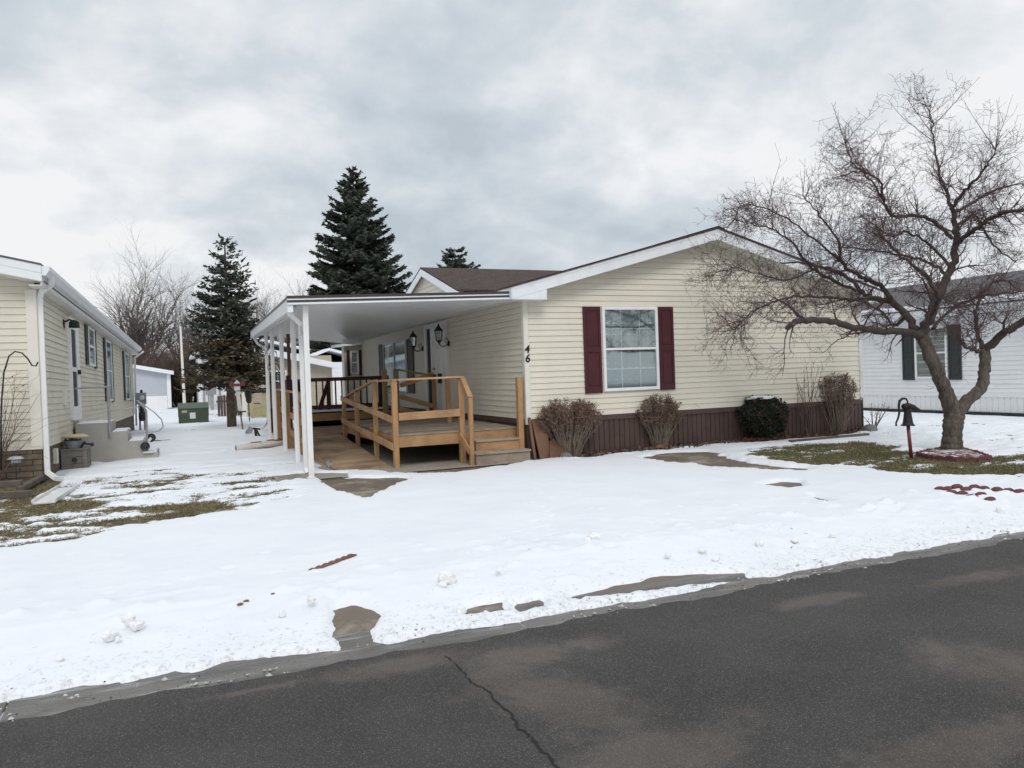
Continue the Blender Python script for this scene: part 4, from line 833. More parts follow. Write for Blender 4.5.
k = MB(); k.tube([(-7.62, 4.14, .52), (-7.50, 4.10, .50)], .02, 6); k.lathe((-7.50, 4.10, .50), [(.03, -.02), (.04, 0), (.03, .04)], 10, (1, 0, 0)); k.tube([(-7.7, 4.2, .45), (-7.62, 4.14, .56)], .025, 6); tag(k.build('hose_nozzle', 'black_plastic'), 'small black hose nozzle at the right end of the weathered box', 'nozzle')
# hook, solar light, timbers, splash block, bare shrub at the left
k = MB(); k.tube([PY(1, 470, 1.7), PY(1, 420, 1.7), PY(2, 395, 1.7), PY(4, 372, 1.7), PY(9, 356, 1.7), PY(15, 351.5, 1.7), PY(22, 353, 1.7), PY(28, 359, 1.7), PY(32, 365.5, 1.7), PY(36, 366, 1.7), PY(38, 362, 1.7)], .012, 8)
tag(k.build('shepherd_hook', 'black_metal', smooth=True), 'curved black shepherd hook standing before the left house', 'garden hook')
b = G(17, 491); SLT = thing('solar_light', 'small solar path light stuck beside the old timbers', 'garden light', b)
k = MB(); k.tube([b, b+V((0, 0, .42))], .010, 6); k.build('stake', 'black_plastic', SLT)
k = MB(); k.lathe(b+V((0, 0, .40)), [(.03, 0), (.07, .05), (.075, .10)], 14); k.build('lens', 'glass', SLT)
k = MB(); k.lathe(b+V((0, 0, .50)), [(.10, 0), (.12, .015), (.08, .05), (.02, .06)], 16); k.build('cap', 'galv', SLT)
def log(a, b2, w, name, mt, label, cat, group=None): k = MB(); k.beam(a, b2, w, w*.8); return tag(bevel(k.build(name, mt), .012, 2), label, cat, group)
log(G(-40, 497, .06), G(30, 494, .06), .13, 'landscape_timber', 'old_timber', 'weathered timber edging lying frontmost below the solar light', 'timber')
log(G(-40, 487, .16), G(22, 483, .16), .12, 'landscape_timber', 'old_timber', 'grey timber stacked behind the solar light stake', 'timber')
log(G(20, 489, .08), G(44, 476, .08), .11, 'landscape_timber', 'old_timber', 'short timber running back from the solar light to the downspout', 'timber')
SB = MB(); a = G(44, 503, .03); d = (G(68, 488, .03)-a); sd = V((0, 0, 1)).cross(d.normalized())*.14
SB.beam(a, a+d, .28, .03); SB.beam(a+sd+V((0, 0, .03)), a+d+sd+V((0, 0, .03)), .03, .05); SB.beam(a-sd+V((0, 0, .03)), a+d-sd+V((0, 0, .03)), .03, .05)
tag(bevel(SB.build('splash_block', 'dirty_white'), .006, 2), 'pale splash block under the white downspout of the left house', 'splash block')

# ------------------------------------------------------------------ white house on the right
RX = 14.5; RH = thing('mobile_home', 'white mobile home with black shutters and snowy grey roof behind the bare tree', 'mobile home', (RX, 2, 0))
RY0, RY1 = -5.0, 9.0
siding('side_wall', (RX, RY0, .62), (0, 1, 0), (-1, 0, 0), lambda z: (0, RY1-RY0), .62, 2.80, 'white_vinyl', RH, course=.125)
MB().box(RX+.03, RY0+.01, .1, RX+8, RY1, 2.78).build('wall_core', 'white_vinyl', RH)
boards('skirting', (RX, RY0, 0), (0, 1, 0), (-1, 0, 0), RY1-RY0, .07, .50, 'white_vinyl', RH, pitch=.17)
k = MB(); k.box(RX-.02, RY0, .50, RX, RY1, .617); k.build('skirting_cap', 'white_vinyl', RH)
k = MB(); k.box(RX-.05, RY0, -.1, RX-.0, RY1, .085); k.build('base_strip', 'black_plastic', RH)  # black strip along the base of the wall
k = MB(); k.box(RX-.36, RY0-.3, 2.82, RX, RY1+.3, 2.835); k.box(RX-.37, RY0-.3, 2.80, RX-.345, RY1+.3, 3.02); k.box(RX-.40, RY0-.3, 2.90, RX-.372, RY1+.3, 3.02); k.build('eave', 'white_aluminium', RH)
k = MB(); k.prism([(RX-.42, RY0-.3, 3.02), (RX+4, RY0-.3, 4.25), (RX+4, RY0-.3, 4.29), (RX-.42, RY0-.3, 3.06)], (0, RY1-RY0+.6, 0)); k.prism([(RX+4, RY0-.3, 4.25), (RX+8.4, RY0-.3, 3.02), (RX+8.4, RY0-.3, 3.06), (RX+4, RY0-.3, 4.29)], (0, RY1-RY0+.6, 0)); k.build('roof', 'shingle_grey', RH)
sn = MB(); yy = RY0-.3
while yy < RY1+.2:
    w = .9+.5*math.sin(yy*1.7)+.3*math.sin(yy*4.1); w = max(.25, w)*(1.15 if yy < 1.5 else .75)*.55; e = yy+.32
    sn.hexa([(RX-.43, yy, 3.06), (RX-.43+w, yy, 3.06+w*.278), (RX-.43+w, e, 3.06+w*.278), (RX-.43, e, 3.06), (RX-.43, yy, 3.13), (RX-.43+w*.9, yy, 3.11+w*.25), (RX-.43+w*.9, e, 3.11+w*.25), (RX-.43, e, 3.13)]); yy = e
sn.build('roof_snow', 'snow', RH)
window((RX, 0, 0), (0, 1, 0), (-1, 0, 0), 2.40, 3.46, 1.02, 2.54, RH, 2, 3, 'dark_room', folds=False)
shutter((RX, 0, 0), (0, 1, 0), (-1, 0, 0), 3.49, 3.90, .98, 2.52, 'dark_green', RH); shutter((RX, 0, 0), (0, 1, 0), (-1, 0, 0), 1.97, 2.37, .98, 2.56, 'dark_green', RH)

# ------------------------------------------------------------------ buildings behind
B1 = thing('house', 'pale blue grey house with white roof edge, beyond the left house', 'house', (-9, 42, 0))
k = MB(); k.prism([(-16, 42, .9), (-6.75, 42, .9), (-6.75, 42, 2.35), (-11, 42, 3.25), (-16, 42, 2.3)], (0, 12, 0)); k.build('wall', 'blue_grey_siding', B1)
boards('skirting', (-16, 42, 0), (1, 0, 0), (0, -1, 0), 9.25, -.1, .9, 'white_vinyl', B1, pitch=.3)
k = MB()
for s, xe in ((1, -6.3), (-1, -16.3)): k.prism([(xe, 41.6, 2.30), (-11, 41.6, 3.30), (-11, 41.6, 3.48), (xe, 41.6, 2.50)], (0, 12.6, 0))
k.build('roof', 'snow', B1)
k = MB(); 
for s, xe in ((1, -6.3), (-1, -16.3)): k.prism([(xe, 41.57, 2.25), (-11, 41.57, 3.25), (-11, 41.57, 3.38), (xe, 41.57, 2.38)], (0, .03, 0))
k.build('rake_fascia', 'white_aluminium', B1)
MB().box(-6.74, 42, .1, -6.5, 42.2, 2.3).build('corner_trim', 'white_aluminium', B1)
B2 = thing('house', 'white sided house seen past the spruce trunk', 'house', (-3, 37, 0))
siding('wall', (-4.9, 37, .3), (1, 0, 0), (0, -1, 0), lambda z: (0, 7), .3, 3.3, 'white_vinyl', B2, course=.2)
MB().box(-4.9, 37.03, 0, 2, 45, 3.3).build('wall_core', 'white_vinyl', B2)
k = MB(); k.prism([(-5.3, 36.6, 3.25), (-1.5, 36.6, 4.2), (-1.5, 36.6, 4.35), (-5.3, 36.6, 3.42)], (0, 9, 0)); k.prism([(-1.5, 36.6, 4.2), (2.4, 36.6, 3.25), (2.4, 36.6, 3.42), (-1.5, 36.6, 4.35)], (0, 9, 0)); k.build('roof', 'snow', B2)
for x in (-4.7, -4.3, -3.8): MB().box(x, 36.9, .1, x+.12, 36.98, 3.2).build('conduit', 'galv', B2)
B3 = thing('house', 'beige sided house with snowy roof behind the canopy posts', 'house', (-1, 24, 0))
siding('front_wall', (-3.15, 24, .2), (1, 0, 0), (0, -1, 0), lambda z: (0, 3.9), .2, 2.55, 'beige_siding', B3, course=.16)
MB().box(-3.15, 24.03, 0, .75, 32, 2.75).build('wall_core', 'beige_siding', B3)
MB().box(-3.35, 23.95, 0, -3.14, 24.15, 2.6).build('corner_trim', 'cream_trim', B3)
k = MB(); k.prism([(-3.6, 23.5, 3.25), (1.2, 23.5, 2.15), (1.2, 23.5, 2.30), (-3.6, 23.5, 3.45)], (0, 8.8, 0)); k.build('roof', 'snow', B3)
k = MB(); k.prism([(-3.6, 23.47, 3.13), (1.2, 23.47, 2.03), (1.2, 23.47, 2.15), (-3.6, 23.47, 3.25)], (0, .03, 0)); k.build('rake_fascia', 'white_aluminium', B3)
window((-3.15, 24, 0), (1, 0, 0), (0, -1, 0), 1.0, 1.8, 1.1, 2.1, B3, 2, 2, 'dark_room', folds=False)
B4 = thing('house', 'small white house with snowy roof glimpsed beside the rear wing', 'house', (2.2, 33, 0))
siding('wall', (.6, 33, .2), (1, 0, 0), (0, -1, 0), lambda z: (0, 5), .2, 2.6, 'white_vinyl', B4, course=.2)
MB().box(.6, 33.03, 0, 5.6, 40, 2.6).build('wall_core', 'white_vinyl', B4)
k = MB(); k.prism([(.2, 32.6, 2.55), (2.2, 32.6, 3.3), (2.2, 32.6, 3.45), (.2, 32.6, 2.7)], (0, 8, 0)); k.prism([(2.2, 32.6, 3.3), (6, 32.6, 2.2), (6, 32.6, 2.35), (2.2, 32.6, 3.45)], (0, 8, 0)); k.build('roof', 'snow', B4)
B5 = thing('house', 'distant cream house with a reddish door between the blue grey house and the green box', 'house', (-8, 66, 0))
k = MB(); k.box(-10, 66, 0, -2, 72, 2.8); k.build('wall', 'cream_vinyl', B5)
k = MB(); k.prism([(-10.5, 65.5, 2.8), (-6, 65.5, 3.8), (-1.5, 65.5, 2.8)], (0, 7, 0)); k.build('roof', 'snow', B5)
MB().box(-8.1, 65.95, .4, -7.0, 65.99, 2.3).build('door', 'red_pole', B5)
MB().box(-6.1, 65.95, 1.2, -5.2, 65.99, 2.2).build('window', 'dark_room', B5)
# dark board fence between houses
FN = thing('fence', 'dark brown board fence low beside the spruce trunk', 'fence', (-3.8, 25, 0))
for i in range(9): MB().box(-4.35+i*.125, 25.2, 0, -4.24+i*.125, 25.23, 1.0+.02*(i % 3)).build('board', 'brown_skirt', FN)
MB().box(-4.4, 25.24, .7, -3.2, 25.28, .8).build('rail', 'brown_skirt', FN)

# utility things
TR = thing('transformer_box', 'dark green utility box on the snow with a pale label', 'utility box', G(194, 424))
b = G(194, 424); w = .56
k = MB(); k.prism([(b.x-w, b.y, 0), (b.x+w, b.y, 0), (b.x+w, b.y, .62), (b.x-w, b.y, .62)], (0, .9, 0)); bevel(k.build('cabinet', 'trans_green', TR), .02, 2)
k = MB(); k.prism([(b.x-w-.02, b.y-.03, .60), (b.x+w+.02, b.y-.03, .60), (b.x+w+.02, b.y+.93, .80), (b.x-w-.02, b.y+.93, .80)], (0, 0, .04)); k.box(b.x-w-.01, b.y-.012, .3, b.x+w+.01, b.y-.002, .64); k.build('hood', 'trans_green', TR)
MB().box(b.x-.14, b.y-.02, .22, b.x+.07, b.y-.0125, .46).build('label_plate', 'plate_white', TR)
MB().box(b.x-.44, b.y-.02, .47, b.x-.24, b.y-.0125, .56).build('warning_plate', 'pale_yellow', TR)
b = G(142, 431); MT = thing('meter_pedestal', 'grey electric meter pedestal at the far end of the left house', 'electric meter', b)
k = MB(); k.box(b.x-.16, b.y, .95, b.x+.18, b.y+.14, 1.36); bevel(k.build('meter_box', 'grey_box', MT), .01, 2)
k = MB(); k.lathe((b.x+.04, b.y, 1.18), [(.09, 0), (.09, .05), (.06, .09), (.02, .10)], 16, (0, -1, 0)); k.build('meter_dial', 'plate_white', MT)
k = MB(); k.box(b.x-.09, b.y+.03, 0, b.x-.02, b.y+.1, .95); k.box(b.x+.06, b.y+.05, 0, b.x+.12, b.y+.1, .95); k.box(b.x-.06, b.y+.02, .6, b.x+.14, b.y+.1, .95); k.build('post', 'galv', MT)
k = MB(); k.lathe((b.x+.03, b.y+.05, 1.36), [(.045, 0), (.045, .08), (.02, .11)], 10); k.build('mast_cap', 'black_plastic', MT)
k = MB(); lump(k, (b.x+.04, b.y-.04, .52), .12, .06, .17, 12, 8, .25, 8); lump(k, (b.x+.02, b.y-.04, .78), .07, .05, .12, 10, 6, .2, 5); tag(k.build('hose_coil', 'black_plastic', smooth=True), 'black hose bundled on the post of the nearest electric meter', 'hose')
b = G(212, 411); MT2 = thing('meter_pedestal', 'tall grey meter cabinet before the white house past the green box', 'electric meter', b)
k = MB(); k.box(b.x-.30, b.y-.1, .95, b.x+.28, b.y+.15, 1.95); k.build('meter_box', 'grey_box', MT2)
k = MB(); k.box(b.x-.05, b.y, 0, b.x+.12, b.y+.1, .95); k.box(b.x-.2, b.y, .3, b.x-.1, b.y+.1, .95); k.tube([(b.x, b.y+.05, 1.9), (b.x, b.y+.05, 4.2)], .05, 6); k.build('post', 'galv', MT2)
k = MB(); b = G(185, 413.5); k.tube([b, b+V((-.05, 0, 4.8))], [.09, .05], 8); tag(k.build('pole', 'cream_trim'), 'slim pale pole rising behind the green utility box', 'pole')
# bird house sign post
b = G(243, 431); BH = thing('birdhouse', 'pale post carrying a small red and white birdhouse beside the spruce', 'birdhouse', b)
t = PY(238, 386, b.y)
k = MB(); k.beam(b+V((0, 0, 0)), (b.x-.13, b.y, t.z-.1), .05, .05, (0, 1, 0)); k.build('post', 'old_timber', BH)
k = MB(); k.beam((b.x-.05, b.y-.0, .62), (b.x-.13, b.y-.0, t.z-.1), .12, .06, (0, 1, 0)); k.build('board', 'kayak_white', BH)
c = V((b.x-.13, b.y, t.z)); k = MB(); k.prism([(c.x-.09, c.y-.08, c.z-.14), (c.x+.09, c.y-.08, c.z-.14), (c.x+.09, c.y-.08, c.z+.10), (c.x, c.y-.08, c.z+.2), (c.x-.09, c.y-.08, c.z+.10)], (0, .18, 0)); k.build('house_box', 'plate_white', BH)
k = MB(); k.prism([(c.x-.24, c.y-.1, c.z+.0), (c.x+.24, c.y-.1, c.z+.0), (c.x+.24, c.y-.1, c.z+.16), (c.x+.12, c.y-.1, c.z+.16), (c.x+.12, c.y-.1, c.z+.08), (c.x-.12, c.y-.1, c.z+.08), (c.x-.12, c.y-.1, c.z+.16), (c.x-.24, c.y-.1, c.z+.16)], (0, .015, 0)); k.build('side_panel', 'red_pole', BH)
k = MB(); k.box(b.x-.18, b.y-.08, .62, b.x+.12, b.y+.06, .66); k.build('shelf', 'black_metal', BH)
k = MB(); q = G(250, 434.5); k.beam((q.x-.08, q.y, .02), (q.x+.06, q.y, .22), .16, .1, (0, 1, 0)); tag(k.build('garden_ornament', 'grey_box'), 'small grey block tilted in the snow beside the birdhouse post', 'ornament')
k = MB(); q = G(257, 437); k.beam((q.x-.10, q.y, .26), (q.x+.10, q.y, .22), .05, .05); k.beam((q.x-.02, q.y, .0), (q.x-.04, q.y, .24), .07, .07); k.beam((q.x+.08, q.y, 0), (q.x+.0, q.y, .2), .05, .05); tag(k.build('garden_ornament', 'black_metal'), 'small black stand in the snow near the kayak', 'ornament')
# pale potting stand
b = G(258, 419); PS = thing('potting_stand', 'pale yellow wooden stand with a dark top by the beige house', 'stand', b)
for dx in (-.28, .22): MB().box(b.x+dx, b.y, 0, b.x+dx+.14, b.y+.1, 1.12).build('leg', 'pale_yellow', PS)
MB().box(b.x-.38, b.y-.06, 1.12, b.x+.48, b.y+.4, 1.22).build('top', 'black_plastic', PS); MB().box(b.x-.14, b.y+.01, .08, b.x+.22, b.y+.05, .60).build('panel', 'pale_yellow', PS)
MB().box(b.x-.14, b.y+.01, .64, b.x+.22, b.y+.05, .70).build('cross_rail', 'old_timber', PS)
b = G(266, 431); k = MB()
for s in range(3): k.tube([(b.x-.25+.35*math.cos(a)*(.9+s*.06), b.y+.05*s, .50+.46*math.sin(a)) for a in np.linspace(-1.5, 1.3, 12)], .022, 6)
tag(k.build('garden_hose', 'kayak_white'), 'pale hose hanging in a curve beside the rear canopy post', 'hose')
k = MB(); lump(k, (b.x-.05, b.y+6, 1.05), .12, .08, .28, 12, 10, .2, 3); k.tube([(b.x-.04, b.y+6, 0), (b.x-.05, b.y+6, .9)], .02, 6); tag(k.build('hose_coil', 'black_plastic', smooth=True), 'dark hose coil hanging by the pale yellow stand', 'hose')
# kayak half covered by snow
ka = G(236, 452.5); kb = G(292, 444.5); d = kb-ka; L = d.length; KY = thing('kayak', 'off white kayak lying on the snow with two dark openings', 'kayak', ka)
k = MB(); dn = d.normalized(); sd = V((-dn.y, dn.x, 0)); st = 16; rings = []
for i in range(st+1):
    t = i/st; w = .26*math.sin(math.pi*min(1, t*.97+.015))**.8; h = .17; c = ka+d*t+V((0, 0, -.02)); ring = []
    for j in range(10): a = 2*math.pi*j/10; ring.append(c+sd*(math.cos(a)*w)+V((0, 0, .11+math.sin(a)*h*.5)))
    rings.append(ring)
i0 = len(k.v)
for r_ in rings: k.v += [tuple(p) for p in r_]
for i in range(st):
    for j in range(10): a = i0+i*10+j; b2 = i0+i*10+(j+1) % 10; k.f.append([a, b2, b2+10, a+10])
k.build('hull', 'kayak_white', KY, smooth=True)
for t, l, w in ((.34, .17, .07), (.72, .32, .15)):
    k = MB(); c = ka+d*t+V((0, 0, .175)); vv = [c+dn*(math.cos(a)*l)+sd*(math.sin(a)*w)+V((0, 0, -.02)) for a in np.linspace(0, 2*math.pi, 18)[:-1]]; k.prism(vv, (0, 0, .03)); k.build('cockpit', 'ply_brown', KY)
# parked car far away
b = V((-7.3, 57, 0)); CR = thing('parked_car', 'tiny silver car parked far off beyond the green box', 'car', b)
k = MB(); k.prism([(b.x-2.1, b.y, .35), (b.x+2.1, b.y, .35), (b.x+2.15, b.y, .8), (b.x+1.2, b.y, .95), (b.x+.7, b.y, 1.4), (b.x-1.1, b.y, 1.42), (b.x-1.9, b.y, .95), (b.x-2.15, b.y, .8)], (0, 1.7, 0)); bevel(k.build('body', 'car_silver', CR), .08, 2)
k = MB(); k.prism([(b.x-1.5, b.y-.01, .95), (b.x+1.0, b.y-.01, .95), (b.x+.6, b.y-.01, 1.33), (b.x-1.05, b.y-.01, 1.33)], (0, .01, 0)); k.build('window', 'dark_room', CR)
for x in (-1.3, 1.3): k = MB(); k.lathe((b.x+x, b.y-.02, .33), [(.33, 0), (.33, .2), (.2, .21)], 16, (0, 1, 0)); k.build('wheel', 'rubber', CR)
# pipe lying near the front canopy post
k = MB(); k.tube([G(316, 449, .06), G(331, 466, .05)], .055, 8); tag(k.build('drain_pipe', 'galv'), 'short grey drain pipe lying in the snow by the front canopy post', 'pipe')
k = MB(); lump(k, G(338, 469, .02), .07, .05, .03, 10, 6, .2, 4); tag(k.build('stone', 'black_plastic', smooth=True), 'small black lump beside the end of the drain pipe', 'stone')

# ------------------------------------------------------------------ yard things on the right
b = G(911, 459); PU = thing('hand_pump', 'black cast iron hand pump on a leaning red post near the bare tree', 'hand pump', b)
def q(x, y, dd=0): p = PY(x, y, b.y); return V((p.x, b.y+dd, p.z))
k = MB(); k.tube([q(911.5, 459), q(908, 425)], .028, 10); k.build('post', 'red_pole', PU, smooth=True)
k = MB()
k.lathe(q(908, 425.5), [(.105, 0), (.105, .014), (.085, .02), (.075, .06), (.062, .15), (.052, .24), (.058, .26), (.058, .31), (.07, .315), (.07, .335), (.03, .35)], 16); k.build('barrel', 'black_metal', PU, smooth=True)
k = MB(); k.tube([q(903.5, 406.5), q(908, 406.3), q(913, 407.3), q(919.5, 410.2)], [.045, .058, .045, .020], 10); k.build('spout', 'black_metal', PU, smooth=True)
k = MB(); k.tube([q(907.5, 405.5), q(907.5, 401), q(906, 398.7), q(902.5, 398.5), q(899.5, 401), q(898.8, 406), q(899.3, 413), q(898, 418.5), q(896, 423), q(896.3, 426)], [.012, .013, .016, .020, .022, .02, .018, .016, .014, .016], 8); k.build('handle', 'black_metal', PU, smooth=True)
k = MB(); k.tube([q(904.5, 418), q(903, 425)], .009, 6); k.tube([q(902, 425), q(914, 425.3)], .014, 6); k.build('bracket', 'black_metal', PU)
# scalloped red edging round the tree
def scallop(c, dirv, n, label, group, ht=.10, w=.145, name='edging_block', th=.05):
    pass
ring = [G(917, 456), G(925, 458.5), G(935, 460), G(945, 461), G(955, 462), G(966, 462), G(977, 462), G(986, 461.5), G(991, 460)]
ring_b = [G(917, 456), G(930, 452.5), G(944, 450), G(962, 450.5), G(975, 454), G(991, 460)]
def edging(path, ht, w, mt='red_edge'):
    out = []; acc = 0
    P_ = [V(p) for p in path]; segs = []
    for a, c in zip(P_[:-1], P_[1:]):
        L = (c-a).length; n = max(1, round(L/w)); 
        for i in range(n): segs.append((a.lerp(c, i/n), a.lerp(c, (i+1)/n)))
    for (a, c) in segs:
        d = (c-a); L = d.length; d.normalize(); sd = V((-d.y, d.x, 0))*.025; m_ = MB(); prof = [(0, -.06), (L-.004, -.06), (L-.004, ht*.65)]
        for t in np.linspace(0, math.pi, 7)[1:-1]: prof.append((L/2+math.cos(t)*(L/2-.004), ht*.65+math.sin(t)*ht*.35))
        prof.append((0, ht*.65)); jz = random.uniform(-.008, .008)
        pts = [a+d*u_+V((0, 0, z_+jz))-sd for u_, z_ in prof]; m_.prism(pts, sd*2); out.append(m_)
    return out
for m_ in edging(ring, .085, .15): o = m_.build('edging_block', 'red_edge'); tag(bevel(o, .006, 1), 'dark red scalloped block in the low ring round the bare tree', 'edging block', 'red scalloped edging round the tree')
for m_ in edging(ring_b, .07, .15): o = m_.build('edging_block', 'red_edge'); tag(bevel(o, .006, 1), 'dark red scalloped block in the low ring round the bare tree', 'edging block', 'red scalloped edging round the tree')
# the bed inside the ring, dusted with snow
bed = MB(); cc = sum((V(p) for p in ring+ring_b), V())/len(ring+ring_b); loop = ring+ring_b[::-1][1:-1]
for i in range(len(loop)): a, c = loop[i], loop[(i+1) % len(loop)]; bed.poly([(cc.x, cc.y, .075), (a.x, a.y, .05), (c.x, c.y, .05)][::-1])
tag(bed.build('tree_bed', mat('red_chips_snow', (.13, .045, .045), .9, [(9, (.80, .81, .83), .50, .56), (40, (.07, .03, .03), .55, .7)], (40, .6))), kind='structure')
# a buried row of the same blocks and the strip by the drive
for i, (x, y) in enumerate([(940, 490), (948, 491), (957, 490.5), (966, 491.5), (974, 490), (984, 490.5), (997, 491.5), (1008, 490.5), (1019, 491), (951, 494), (962, 494.5), (972, 496.5), (981, 495), (990, 497.5), (1030, 491)]):
    c = G(x, y, .05); k = MB(); zt = float(gz(c.x, c.y))+max(0, float(snow_T(np.array([c.x]), np.array([c.y]))[0])); lump(k, (c.x, c.y, zt-.004), .085, .05, .036, 12, 6, .12, i, .5); o = k.build('edging_block', 'red_edge', smooth=True); tag(o, 'reddish edging block poking out of the snow near the road, right side', 'edging block', 'buried edging blocks in the snow')
ED = MB(); a = G(311, 577, .0); c = G(355, 560, .0); d = (c-a); n = 7
for i in range(n):
    p = a+d*(i/n); e = a+d*((i+.94)/n); dd = (e-p).normalized(); sd = V((-dd.y, dd.x, 0))*.03; L = (e-p).length
    prof = [(0, .0), (L, .0), (L, .05)]+[(L/2+math.cos(t)*L/2, .05+math.sin(t)*.012) for t in np.linspace(0, math.pi, 5)[1:-1]]+[(0, .05)]
    ED.prism([p+dd*u_+V((0, 0, z_-.0))-sd for u_, z_ in prof], sd*2)
tag(ED.build('garden_edging', 'ply_brown'), 'brown strip of plastic edging lying on the snow', 'edging')
# stones and timber by the wall
for i, (x, y, r_, mt, lb) in enumerate([(870, 432, .17, 'stone_grey', 'large grey stone at the right corner of the brown skirting'), (728, 437, .14, 'stone_grey', 'round grey stone left of the snow capped evergreen bush'), (660, 450, .10, 'ply_brown', 'reddish stone at the foot of the second bush'), (681, 448, .07, 'black_plastic', 'small dark stone right of the second bush'), (566, 459, .10, 'stone_grey', 'flat grey stone at the foot of the first bush'), (634, 446, .09, 'stone_grey', 'small grey stone between the first two bushes'), (670, 446, .09, 'old_timber', 'brownish stone just right of the second bush base')]):
    c = G(x, y); k = MB(); lump(k, (c.x, c.y, .05), r_*1.25, r_, r_*.75, 14, 8, .14, 20+i, .35); tag(k.build('stone', mt, smooth=True), lb, 'stone')
log(G(790, 442, .05), G(868, 435, .05), .10, 'landscape_timber', 'old_timber', 'old timber edging the bed at the right end of the brown skirting', 'timber')
# lumps of ploughed snow
for i, (x, y, r_) in enumerate([(447, 580, .065), (443, 586, .035), (499, 571, .035), (594, 539, .06), (588, 541, .035), (129, 621, .05), (137, 627, .05), (110, 637, .05), (282, 615, .03), (311, 601, .04), (486, 617, .05), (461, 612, .04), (703, 552, .035), (760, 545, .045), (795, 541, .04), (833, 536, .03), (846, 560, .03), (1000, 512, .05), (668, 556, .03), (716, 560, .03), (118, 640, .02), (60, 660, .02), (232, 640, .02)]):
    c = G(x, y, -.03); z = float(gz(c.x, c.y))+max(0, float(snow_T(np.array([c.x]), np.array([c.y]))[0])); k = MB(); c = G(x, y, z)
    for j in range(3 if r_ > .05 else 1): lump(k, (c.x+random.uniform(-1, 1)*r_*j*.5, c.y, z+r_*.25), r_*random.uniform(.7, 1.1)*(1 if j == 0 else .6), r_*.8*(1 if j == 0 else .6), r_*random.uniform(.6, .9), 12, 8, .28, 60+i+j*7)
    tag(k.build('snow_chunk', 'snow_chunk', smooth=False), 'lump of ploughed snow lying on the snow cover between house and road', 'snow lump', 'lumps of ploughed snow')
for i, (x, y) in enumerate([(246, 601), (240, 604), (286, 590), (273, 594)]):
    c = G(x, y, -.02); k = MB(); z = float(gz(c.x, c.y))+.05; c = G(x, y, z); lump(k, (c.x, c.y, z), .022-.003*i, .015, .009, 10, 6, .3, i); tag(k.build('dirt_clod', 'ply_brown'), 'small brown crumb on the snow left of the brown edging strip', 'dirt clod', 'brown crumbs on the snow')
#PART4
# ------------------------------------------------------------------ bare trees
def rv(r): return V((r.gauss(0, 1), r.gauss(0, 1), r.gauss(0, 1)))
def grow(mb, r, p, d, L, rad, lvl, spec):
    """one branch with its side branches; spec: per level (children per metre, length ratio, angle, wander, lift)"""
    dens, ratio, ang, wander, lift, sides, step = spec[lvl]
    n = max(2, int(L/step)); pts = [p]; rr = [rad]; d = d.normalized()
    for i in range(n):
        d = (d+rv(r)*wander*.5+V((0, 0, lift))).normalized(); p = p+d*(L/n); pts.append(p); rr.append(max(rad*(1-.72*(i+1)/n), .0021))
    mb[min(lvl, len(mb)-1)].tube(pts, rr, sides, cap=False)
    if lvl+1 < len(spec):
        m_ = dens*L; m_ = int(m_)+(1 if r.random() < m_-int(m_) else 0)
        for j in range(m_):
            t = r.uniform(.15, 1)*n; i = min(int(t), n-1); q_ = pts[i].lerp(pts[i+1], t-i); dd = (pts[i+1]-pts[i]).normalized(); s_ = rv(r); s_ = (s_-dd*s_.dot(dd)).normalized()
            a = ang*r.uniform(.6, 1.3); nd = dd*math.cos(a)+s_*math.sin(a); grow(mb, r, q_, nd, L*ratio*r.uniform(.5, 1.25), max(rr[i]*.60, .0025), lvl+1, spec)
r = random.Random(11)
D0 = (G(950, 452)-CAM).dot(FW); TRE = thing('bare_tree', 'large bare crab apple tree with forked trunk inside the red edging', 'tree', G(952, 452))
LS = 1.0
def T3(x, y, dd): return PD(x, y, D0+dd)
trunk = MB(); limbs = MB(); twigs = MB()
def spline(pts, k=6):
    out = []
    for i in range(len(pts)-1):
        p0 = pts[max(i-1, 0)]; p1 = pts[i]; p2 = pts[i+1]; p3 = pts[min(i+2, len(pts)-1)]
        for j in range(k):
            t = j/k; out.append(.5*((2*p1)+(p2-p0)*t+(2*p0-5*p1+4*p2-p3)*t*t+(-p0+3*p1-3*p2+p3)*t**3))
    out.append(pts[-1]); return out
def limb(pp, mb, sides=9, wob=.01):
    pts = spline([T3(x, y, dd) for x, y, dd, _ in pp]); rs = spline([V((w/58*LS, 0, 0)) for _, _, _, w in pp]); rs = [max(q_.x, .004) for q_ in rs]
    pts = [p+rv(r)*wob for p in pts]; rs = [w*(1+r.uniform(-.07, .07)) for w in rs]; mb.tube(pts, rs, sides); return pts, rs
limb([(951, 459, 0, 13), (951.5, 452, 0, 10.8), (952, 444, 0, 9.6), (952.5, 432, 0, 9.0), (953.5, 422, 0, 9.3), (955, 414, 0, 9.6), (957, 407, 0, 5)], trunk, 18, .003)
M1, R1 = limb([(954, 415, 0, 8.0), (947, 395, -.02, 7.0), (938, 374, -.05, 6.5), (929, 352, -.05, 6.2), (921, 333, 0, 6.0)], trunk, 12, .008)
M2, R2 = limb([(957, 413, 0, 6.5), (968, 400, .1, 5.8), (981, 388, .2, 5.5), (984, 370, .25, 5.2), (985, 350, .3, 5.0)], trunk, 12, .008)
